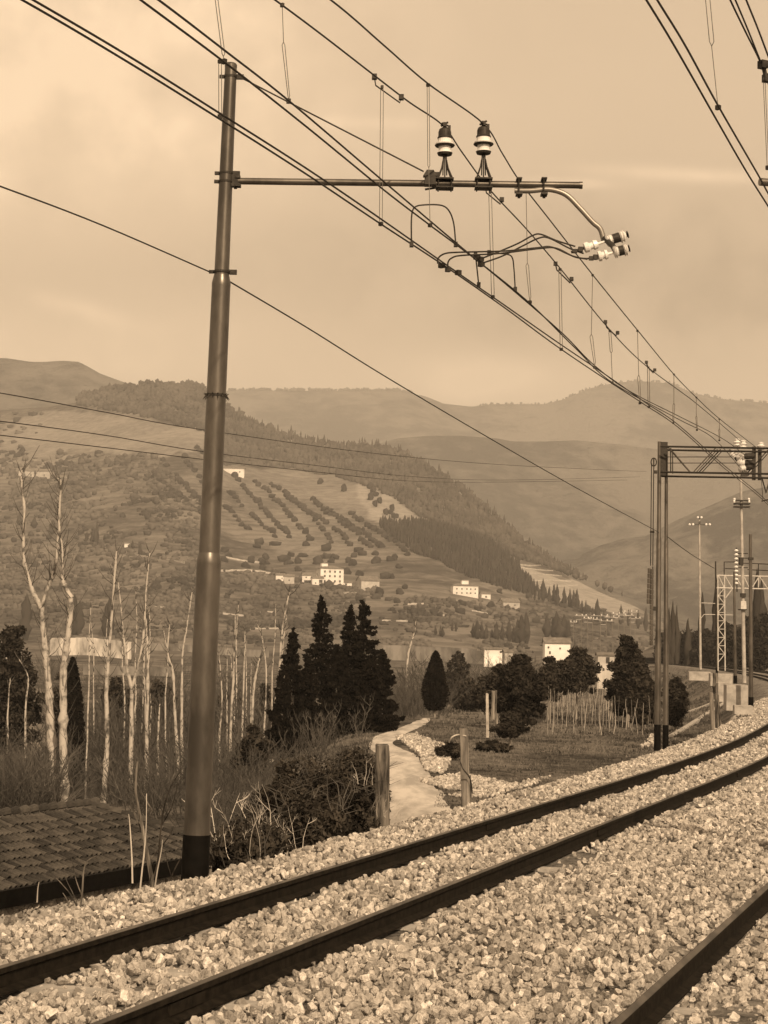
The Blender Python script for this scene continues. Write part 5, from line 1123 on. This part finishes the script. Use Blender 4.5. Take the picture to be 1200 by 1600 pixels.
# bare willow clumps
def twig_clump(seed, n, h, spread, fork=3, m=m_twig, r0=.012):
    rs = random.Random(seed); mb = MB()
    for i in range(n):
        a = rs.uniform(0, 6.28); q_ = rs.uniform(0, spread*.45); p = Vector((math.cos(a)*q_, math.sin(a)*q_, 0)); tl = rs.uniform(.1, .75); d_ = Vector((math.cos(a)*tl, math.sin(a)*tl, 1)).normalized(); hh = h*rs.uniform(.35, 1)
        c = [p]
        for s_ in range(5): d_ = (d_+Vector((rs.uniform(-.3, .3), rs.uniform(-.3, .3), .04))).normalized(); c.append(c[-1]+d_*hh/5)
        mb.tube(c, [r0*(1-.16*j) for j in range(6)], 3, False)
        for f_ in range(fork):
            j = rs.randrange(1, 5); e_ = (d_+Vector((rs.uniform(-1.2, 1.2), rs.uniform(-1.2, 1.2), rs.uniform(-.3, .4)))).normalized(); q1 = c[j]+e_*hh*.15; e2 = (e_+Vector((rs.uniform(-.5, .5), rs.uniform(-.5, .5), .5))).normalized(); q2 = q1+e2*hh*.15
            mb.tube([c[j], q1, q2], [r0*.6, r0*.45, r0*.25], 3, False)
            for g_ in range(2):
                e3 = (e2+Vector((rs.uniform(-1, 1), rs.uniform(-1, 1), .2))).normalized(); mb.tube([q1, q1+e3*hh*.12], [r0*.35, r0*.2], 3, False)
    return mb
tw = [twig_clump(i, 15, 1, .8, 5, r0=.0075).mesh('bare_shrub', m_twig) for i in range(4)]
twf = [twig_clump(30+i, 5, 1, .7, 4, r0=.009).mesh('bare_sapling', m_twig) for i in range(3)]
twc = [twig_clump(40+i, 4, 1, .9, 2, r0=.008).mesh('bare_shrub', m_twigl) for i in range(3)]
twl = [twig_clump(10+i, 12, 1, .7, 4, r0=.007).mesh('bare_shrub', m_twigl) for i in range(3)]
def shrub(px, py, Y, h, lab, grp, ms=tw, name='bare_shrub', cat='shrub'):
    p = on(px, Y) if py is None else hit(px, py); return tag(link(name, R.choice(ms), None, (p.x, p.y, p.z-.1), R.uniform(0, 6), (h*R.uniform(.8, 1.1), h*R.uniform(.8, 1.1), h*R.uniform(.8, 1.15))), lab, cat, grp)
for i in range(70): shrub(R.uniform(-15, 80), None, R.uniform(92, 128), R.uniform(2.2, 4.8), 'bare willow bush in the thicket behind the two thick poplars at far left', 'willow bushes at the far left bank')
for i in range(110): shrub(*(lambda a: (R.uniform(200, 430) if a else R.uniform(100, 430), None, R.uniform(86, 112) if a else R.uniform(178, 300)))(R.random() < .4), R.uniform(1.8, 4.6), 'bare willow bush among the thin poplars along the river bank', 'willow bushes among the thin poplars')
for i in range(40): shrub(R.uniform(330, 440), None, R.uniform(70, 112), R.uniform(1.0, 2.4), 'bare bush between the mast and the dark conifers', 'bare bushes between mast and conifers')
for i in range(30): shrub(R.uniform(600, 680), None, R.uniform(150, 240), R.uniform(3, 6), 'hazy bare sapling between the conifers and the small cypress', 'bare saplings behind the road bend', tw, 'bare_sapling', 'sapling')
for i in range(22): shrub(R.uniform(440, 580), None, R.uniform(95, 107), R.uniform(1.0, 3.0), 'bare sapling standing before the dark conifers', 'bare saplings before the conifers', twf, 'bare_sapling', 'sapling')
for i in range(60): shrub(R.uniform(0, 780), None, R.uniform(270, 520), R.uniform(4, 8), 'distant leafless tree in the flat valley floor', 'leafless trees in the valley floor', tw, 'leafless_tree', 'tree')
for i in range(28): shrub(R.uniform(690, 860), None, R.uniform(230, 420), R.uniform(4, 8.5), 'leafless tree on the slope behind the big dark oak', 'leafless trees behind the big oak', tw, 'leafless_tree', 'tree')
for i in range(55): shrub(R.uniform(115, 440), None, R.uniform(112, 175), R.uniform(3.5, 8), 'tall leafless willow with fine twigs among the thin poplars', 'tall leafless willows among the thin poplars', tw, 'leafless_willow', 'tree')
# boulders by the river
for px, py, s in ((155, 1150, .6), (120, 1170, .5), (150, 1165, .8), (245, 1162, .7), (262, 1165, .6), (252, 1158, .5), (190, 1160, .6), (280, 1180, .7), (232, 1232, .8), (250, 1236, .7), (265, 1234, .8), (225, 1240, .6), (36, 1220, .8), (12, 1222, .9), (60, 1212, .6), (385, 1140, .8), (405, 1145, .9), (370, 1148, .6), (350, 1150, .6), (415, 1120, .7), (240, 1190, .5)):
    p = hit(px, py); p.z = max(p.z, -7.2); tag(link('boulder', STONES[R.randrange(10)], None, (p.x, p.y, p.z+.1), R.uniform(0, 6), (s*2.2, s*1.8, s*1.1)), 'pale boulder on the river bank among the thin poplars', 'boulder', 'pale boulders along the river bank')

# ------------------------------------------------------------------ conifers, oaks, cypress
def leafy_tree(name, px, Y, py_base, py_top, wpx, kind, n, label, cat, size, m, seed, zlow=.05, clumps=14, grp=None, dxtop=0):
    g0 = on(px, Y); top = atY(px, py_top, Y); base_ = atY(px, py_base, Y); bz = min(base_.z, g0.z) if g0.z < base_.z else g0.z
    bz = g0.z; h = top.z-bz; r_ = wpx*Y/F/2; o = thing(name, label, cat, (g0.x, g0.y, bz), grp); rs = np.random.RandomState(seed)
    if kind == 'con': P_ = conifer_points(rs, n, h, r_, zlow)
    else: P_ = bushy_points(rs, n, h, r_, clumps, zlow*h)
    me_ = leaves(P_, size, seed, m, 'crown'); c = link('crown', me_, o)
    tr_ = trunk_mb(h*(.95 if kind == 'con' else .6), max(.09, h*.022), .03, h*.02, seed, base=(g0.x, g0.y, bz-.1)); tr_.build('trunk', m_wood, o); return o
CL = [(462, 1168, 985, 62, 113), (448, 1165, 1045, 44, 109), (506, 1165, 937, 72, 118), (551, 1165, 950, 66, 119), (573, 1160, 942, 84, 121), (603, 1155, 1018, 50, 117), (530, 1170, 1010, 70, 112), (585, 1165, 1030, 60, 111), (487, 1170, 1030, 60, 110)]
CT = ['with a bent tip, second lowest at the left of the group', 'low at the left edge of the conifer group', 'tallest single spire left of centre in the conifer group', 'left one of the twin tops in the conifer group', 'right one of the twin tops with hooked tip in the conifer group', 'rounded shoulder at the right edge of the conifer group', 'low in front of the gap between spire and twin tops', 'low in front of the right twin top', 'low in front of the tallest spire']
for i, (px, pb, pt, wpx, Y) in enumerate(CL):
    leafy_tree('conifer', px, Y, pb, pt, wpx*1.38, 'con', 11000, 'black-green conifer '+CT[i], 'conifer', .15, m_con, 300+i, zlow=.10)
# small cypress like an upturned drop
def cypress_pts(rs, n, h, r_, z0):
    t_ = rs.rand(n)**.8; rr = r_*np.sin(np.minimum(t_*3.0+.45, 1.571))*(1-t_)**.62*1.15; a = rs.rand(n)*6.283; q_ = rr*rs.rand(n)**.35*(1+.12*np.sin(a*5+t_*9)); return np.stack([q_*np.cos(a), q_*np.sin(a), z0+(h-z0)*t_], 1)
Y = 150; g0 = on(685, Y); top = atY(685, 1018, Y); h = top.z-g0.z; o = thing('cypress_tree', 'single dark teardrop cypress on a thin trunk beyond the bend of the road', 'cypress', g0)
link('crown', leaves(cypress_pts(np.random.RandomState(9), 9000, h, 1.15, h*.12), .13, 9, m_con, 'crown'), o); trunk_mb(h*.6, .09, .04, .05, 3, base=g0).build('trunk', m_wood, o)
Y = 150; 
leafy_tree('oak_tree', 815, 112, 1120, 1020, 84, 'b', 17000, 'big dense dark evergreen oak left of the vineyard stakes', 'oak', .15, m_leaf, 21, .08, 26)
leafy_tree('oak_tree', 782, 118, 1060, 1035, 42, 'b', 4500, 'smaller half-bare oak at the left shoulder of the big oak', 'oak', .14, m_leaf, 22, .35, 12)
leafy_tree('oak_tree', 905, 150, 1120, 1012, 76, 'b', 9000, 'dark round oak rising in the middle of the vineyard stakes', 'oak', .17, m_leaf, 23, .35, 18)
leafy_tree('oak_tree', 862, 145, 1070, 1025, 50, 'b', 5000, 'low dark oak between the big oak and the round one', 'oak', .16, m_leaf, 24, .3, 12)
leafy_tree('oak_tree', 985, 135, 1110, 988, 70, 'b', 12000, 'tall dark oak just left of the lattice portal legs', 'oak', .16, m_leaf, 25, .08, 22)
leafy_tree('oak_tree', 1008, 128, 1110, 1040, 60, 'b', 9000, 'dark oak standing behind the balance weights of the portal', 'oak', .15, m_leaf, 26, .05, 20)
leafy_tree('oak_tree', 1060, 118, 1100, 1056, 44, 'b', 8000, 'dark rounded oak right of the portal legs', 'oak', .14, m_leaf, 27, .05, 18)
leafy_tree('fruit_tree', 803, 88, 1182, 1128, 72, 'b', 2600, 'small dark tree with thin trunk alone in the meadow below the big oak', 'tree', .10, m_leaf, 28, .42, 12)
leafy_tree('garden_bush', 712, 76, 1190, 1160, 52, 'b', 2500, 'dark bush behind the pale fence post', 'bush', .10, m_bram, 29, .0, 10)
leafy_tree('garden_bush', 778, 84, 1180, 1158, 78, 'b', 3000, 'dark low bush left of the small meadow tree', 'bush', .10, m_bram, 30, .0, 12)
0 and leafy_tree('garden_bush', 672, 50, 1222, 1207, 30, 'b', 900, 'low dark bush at the inside of the road bend', 'bush', .06, m_bram, 31, .0, 9)
0 and leafy_tree('garden_bush', 704, 66, 1215, 1186, 30, 'b', 1400, 'dark bush between the rubble heap and the pale fence post', 'bush', .07, m_bram, 32, .0, 9)
leafy_tree('evergreen_tree', 28, 150, 1110, 965, 100, 'b', 12000, 'dark evergreen mass behind the poplars at the left edge', 'tree', .2, m_leaf, 33, .05, 24)
leafy_tree('evergreen_tree', 108, 142, 1140, 1040, 62, 'b', 7000, 'low dark evergreen between the two thick poplar trunks', 'tree', .17, m_leaf, 34, .0, 18)
Y = 138; g0 = on(120, Y); top = atY(120, 1028, Y); h = top.z-g0.z; o = thing('evergreen_tree', 'dark upright evergreen right behind the thick poplar trunk', 'tree', g0)
link('crown', leaves(cypress_pts(np.random.RandomState(19), 9000, h, 1.25, h*.02), .15, 9, m_con, 'crown'), o); trunk_mb(h*.6, .12, .05, .05, 3, base=g0).build('trunk', m_wood, o)
for i, (px, Y, pt, w_, lab) in enumerate(((190, 190, 1055, 60, 'dark bush on the river bank behind the straight poplar'), (255, 200, 1062, 70, 'dark bush on the river bank left of the mast'), (360, 190, 1075, 60, 'dark bush on the far bank right of the mast'), (420, 150, 1065, 40, 'dark bush left of the slanting poplar'), (405, 95, 1130, 60, 'dark bush low between mast and conifers'), (735, 190, 1060, 60, 'dark hedge bush right of the small cypress'), (765, 170, 1050, 50, 'dark bush left of the big oak'), (720, 260, 1010, 50, 'grey bush above the hedge'))):
    leafy_tree('bank_bush', px, Y, pt+40, pt, w_, 'b', 3200, lab, 'bush', .22, m_bram, 60+i, 0, 12)
for i, (px, Y, pt, w_) in enumerate(((1080, 440, 985, 60), (1105, 430, 980, 60), (1140, 400, 970, 60), (1175, 370, 960, 70), (1200, 340, 955, 60), (1060, 450, 985, 40), (1040, 455, 985, 40), (1150, 330, 990, 50), (1190, 300, 1000, 50), (1120, 400, 990, 50))):
    leafy_tree('bank_tree', px, Y, pt+50, pt, w_, 'b', 3600, 'dark leafy tree on the bank beyond the tracks behind the white lattice gantry', 'tree', .45, m_leaf, 80+i, 0, 12, grp='dark trees on the bank beyond the tracks')
for px, t_, w_ in ((1054, 938, 9), (1060, 945, 8), (1048, 950, 9), (1122, 905, 12), (1100, 925, 11), (1130, 918, 10), (1185, 890, 16), (1192, 900, 14), (1078, 965, 9)):
    p = on(px, 430); top = atY(px, t_, 430); h = top.z-p.z; tag(link('cypress_tree', R.choice(cm), None, p, R.uniform(0, 6), (w_/F*430*6, w_/F*430*6, h)), 'tall dark cypress behind the station masts at the right', 'cypress', 'tall cypresses behind the station masts')

# ------------------------------------------------------------------ brambles on the embankment
def bramble(px0, px1, py_top, py_bot, Y, n, seed, label, size=.045, depth=2.2):
    seed += 0; rs = np.random.RandomState(seed); py_top -= 14; a = atY(px0, py_bot, Y); b_ = atY(px1, py_bot, Y); top = atY((px0+px1)/2, py_top, Y); cx = (a.x+b_.x)/2; wd_ = abs(b_.x-a.x)/2; gg = gz(cx, Y)
    o = thing('bramble_bush', label, 'bramble', (cx, Y, gg)); h = top.z-gg; P_ = []
    for i in range(60):
        u = rs.uniform(-1, 1); zc = rs.uniform(.08, .93)*h*(1-.2*abs(u)); c = np.array([u*wd_*.85, rs.uniform(-1, 1)*depth*.6, zc]); r_ = rs.uniform(.18, .42)*min(wd_*1.4, h*.6, 1.1); P_.append(in_ball(rs, n//60)*r_*(1+.3*rs.rand())+c)
    P_ = np.concatenate(P_); P_ = P_[P_[:, 2] > -.3]; link('foliage', leaves(P_, size, seed, m_bram, 'foliage'), o)
    cn = MB(); rr = random.Random(seed)
    for i in range(60):
        x = cx+rr.uniform(-1, 1)*wd_; y = Y+rr.uniform(-1, 1)*depth*.6; z = gg+rr.uniform(.2, .9)*h; an = rr.uniform(0, 6.28); ln = rr.uniform(.2, .6); p = Vector((x, y, z)); d_ = Vector((math.cos(an)*.5, math.sin(an)*.5, 1)); cn.tube([p, p+d_*ln*.5, p+d_*ln+Vector((math.cos(an)*ln*.4, 0, -ln*.3))], [.006, .005, .002], 4, False)
    tag(cn.build('canes', m_twig, o), kind='stuff'); return o
bramble(520, 600, 1178, 1300, 31, 16000, 1, 'dense dark bramble hump directly left of the rotten fence post')
bramble(455, 560, 1186, 1300, 33, 16000, 2, 'dense dark bramble hump in the middle of the thicket')
bramble(400, 480, 1205, 1330, 30, 14000, 3, 'dark bramble hump at the left end of the thicket')
bramble(430, 540, 1250, 1345, 26, 14000, 4, 'dark bramble hanging low over the ballast edge in front')
bramble(345, 440, 1300, 1370, 23.5, 9000, 5, 'low dark bramble over the ballast between mast foot and thicket')
bramble(540, 596, 1235, 1310, 28.5, 8000, 6, 'dark bramble at the foot of the rotten fence post')
bramble(430, 530, 1195, 1260, 38, 15000, 8, 'bramble hump farthest back along the crest of the thicket')
bramble(380, 470, 1230, 1300, 36, 12000, 9, 'bramble hump sloping down at the back left of the thicket')
bramble(500, 590, 1172, 1240, 36, 12000, 10, 'bramble hump behind the rotten fence post beside the road')
bramble(340, 420, 1255, 1330, 33, 5000, 7, 'loose bramble right of the mast foot behind', .045)
for i, (px, py, Y, h) in enumerate(((560, 1215, 27, .7), (470, 1320, 24, .8), (395, 1335, 22.5, 1.0), (375, 1345, 22.8, .9), (410, 1320, 24, 1.2), (605, 1265, 28, .6), (612, 1270, 28.4, .45), (420, 1290, 27, .9), (350, 1310, 26, 1.3), (365, 1300, 30, 1.6))):
    p = atY(px, py, Y); p.z = gz(p.x, p.y) if p.z > gz(p.x, p.y)+1.2 else p.z-.1; tag(link('bare_shrub', R.choice(twc), None, p, R.uniform(0, 6), (h*.8, h*.8, h*.8)), ['pale dead canes sticking out of the brambles behind the rotten post', 'pale canes low in front of the thicket', 'tall pale canes at the left tip of the thicket', 'pale canes close right of the mast foot', 'tangle of pale canes in the left bramble hump', 'dry canes right of the rotten post', 'short dry canes further right of the rotten post', 'thin canes above the low bramble', 'thin canes right behind the mast foot', 'tall thin canes between mast and thicket'][i], 'shrub')
# saplings at the ballast edge, lower left
def sapling(segs, Y, label, m=m_twig, name='bare_sapling'):
    b0 = atY(*segs[0][0][0], Y); o = thing(name, label, 'sapling', b0)
    for i, (P0, w_) in enumerate(segs):
        c = catmull([atY(a, b_, Y+.02*i) for a, b_ in P0], 4); n_ = len(c); mb = MB(); mb.tube(c, [w_*Y/F/2*(1-.7*j/n_) for j in range(n_)], 6); mb.build('stem', m, o)
    return o
sapling([([(236, 1412), (238, 1385), (232, 1345), (222, 1290), (212, 1235), (215, 1190)], 9), ([(236, 1380), (246, 1350), (252, 1290), (262, 1240), (285, 1200)], 4), ([(222, 1300), (205, 1260), (196, 1235)], 3), ([(240, 1270), (222, 1240), (210, 1215)], 3), ([(252, 1290), (268, 1262), (278, 1225)], 2.6), ([(232, 1345), (262, 1310), (272, 1290)], 2.5)], 22, 'dark branching sapling immediately left of the mast foot', m_woodd)
sapling([([(218, 1398), (222, 1360), (228, 1300), (229, 1240)], 3.2), ([(222, 1360), (226, 1330), (224, 1290)], 2)], 21.6, 'straight pale thin sapling left of the dark branching one', m_twigl)
sapling([([(207, 1380), (206, 1340), (203, 1290), (201, 1272)], 3.0)], 21.5, 'shortest straight pale rod left of the mast', m_twigl)
sapling([([(240, 1400), (246, 1360), (252, 1330), (254, 1312)], 2.8)], 21.4, 'thin pale rod between the dark sapling and the mast', m_twigl)
sapling([([(122, 1438), (128, 1400), (131, 1360), (137, 1345), (150, 1338)], 3.8), ([(124, 1425), (112, 1400), (100, 1385), (88, 1372)], 2.6), ([(124, 1428), (118, 1405), (106, 1380), (98, 1362)], 2.2), ([(110, 1440), (106, 1410), (98, 1395)], 2.6), ([(128, 1400), (118, 1372), (112, 1340)], 2)], 19, 'dark forked twiggy sapling before the eave of the tiled hut', m_woodd)
sapling([([(58, 1410), (59, 1390), (61, 1378)], 2.5)], 19, 'tiny pale rod at the left before the eave', m_twigl)
sapling([([(262, 1395), (268, 1370), (280, 1345), (292, 1330)], 3.5), ([(268, 1370), (262, 1350), (258, 1330)], 2)], 22, 'short crooked twig touching the left side of the mast foot', m_woodd)
# bank of rubble below the track at lower left
mb = MB(); P = []; SC = []
for i in range(5000):
    Y = R.uniform(13, 31); d = -1.9-5.5*R.random()**1.3; p = tp(Y, d); P.append((p.x, p.y, max(bedz(d, p.y)-.03 if d > -3.6 else -99, gz(p.x, p.y))+R.uniform(-.02, .06))); SC.append(R.uniform(.10, .26))
for i in range(3200):
    p = hit(R.uniform(-60, 330), R.uniform(1368, 1480), 13); P.append((p.x, p.y, p.z+.05)); SC.append(R.uniform(.14, .36))
n_ = len(P); gn_scatter('bank_rubble', P, NR.rand(n_, 3)*6.28, SC, NR.randint(0, 10, n_), 'coarse pale rubble on the slope under the ballast at lower left')

# ------------------------------------------------------------------ vineyard stakes
m_stake = mat('stake_wood', .22, .5, .5, rough=.95, w=1.0, rnd=.5)
sk = []
for i in range(8):
    rs = random.Random(i); P0 = [Vector((0, 0, 0))]
    for j in range(5): P0.append(P0[-1]+Vector((rs.uniform(-.07, .07), 0, .2)))
    mb = MB(); mb.tube(P0, [.018, .017, .016, .014, .012, .008], 6); sk.append(mb.mesh('vine_stake', m_stake))
c = 0
for r_ in range(9):
    pyb = 1146-r_*9.2; n_ = 31+r_
    for j in range(n_):
        x0 = 845+r_*3; x1 = 1030-r_*2; px = x0+(x1-x0)*(j+R.uniform(.0, 1))/n_; py = pyb+R.uniform(-4, 4)
        p = hit(px, py, 40); h = R.uniform(34, 62)/F*p.y*(1 if r_ < 3 else .85)
        if R.random() < .12: continue
        o = link('vine_stake', sk[R.randrange(8)], None, (p.x, p.y, p.z-.05), R.uniform(-.4, .4), (R.uniform(.8, 1.3), 1, h)); o.rotation_euler = (R.uniform(-.05, .05), R.gauss(0, .05), R.uniform(0, 3)); c += 1
        tag(o, 'thin pale crooked vine stake in the front row of the vineyard' if r_ == 0 else 'thin pale crooked vine stake behind the front row of the vineyard', 'stake', 'vine stakes of the front row' if r_ == 0 else 'vine stakes behind the front row')
print('stakes', c)
# grass tufts: uncounted
V_ = []; n_ = 0
for k in range(26000):
    px = R.uniform(440, 1130); py = R.uniform(1095, 1262) if R.random() < .7 else R.uniform(1050, 1180); 
    if poly(px, py, [(575, 1170), (600, 1135), (668, 1118), (672, 1128), (640, 1150), (640, 1175), (690, 1215), (680, 1262), (600, 1262)]): continue
    V_.append((px, py))
pts_ = []
for px, py in V_[:15000]:
    p = hit(px, py, 24)
    if dlat(p.x, p.y) > -2.4: continue
    pts_.append(p)
rs = np.random.RandomState(3); Vv = []; Ff = []
for p in pts_:
    s = .0010*p.y*(.5+.8*rs.rand()); 
    for b__ in range(3):
        a = rs.rand()*6.28; w_ = .35*s; lx, ly = (rs.rand()-.5)*s*1.4, (rs.rand()-.5)*s*1.4; n0 = len(Vv); Vv += [(p.x-w_*math.cos(a)+lx, p.y-w_*math.sin(a)+ly, p.z-.02), (p.x+w_*math.cos(a)+lx, p.y+w_*math.sin(a)+ly, p.z-.02), (p.x+lx*2.2, p.y+ly*2.2, p.z+s*1.25)]; Ff.append((n0, n0+1, n0+2))
m_grass = mat('dry_grass', .045, .17, .35, rough=1, w=1.1, lo=.42, hi=.6)
tag(link('grass_tufts', npmesh('grass_tufts', Vv, Ff, m_grass)), 'short dry grass tufts over the meadow and the road verges', kind='stuff')

# ------------------------------------------------------------------ haze: the air of the valley
mh = bpy.data.materials.new('haze'); mh.use_nodes = True; t = mh.node_tree; t.nodes.remove(t.nodes['Principled BSDF']); pv = N(t, 'ShaderNodeVolumePrincipled'); pv.inputs['Density'].default_value = HAZE
pv.inputs['Color'].default_value = (.93, .91, .88, 1); pv.inputs['Anisotropy'].default_value = .1; t.links.new(pv.outputs[0], t.nodes['Material Output'].inputs['Volume'])
mb = MB(); mb.box((0, 5600, 650), (29000, 18000, 1324)); tag(mb.build('haze', mh), 'thin valley haze', kind='stuff')
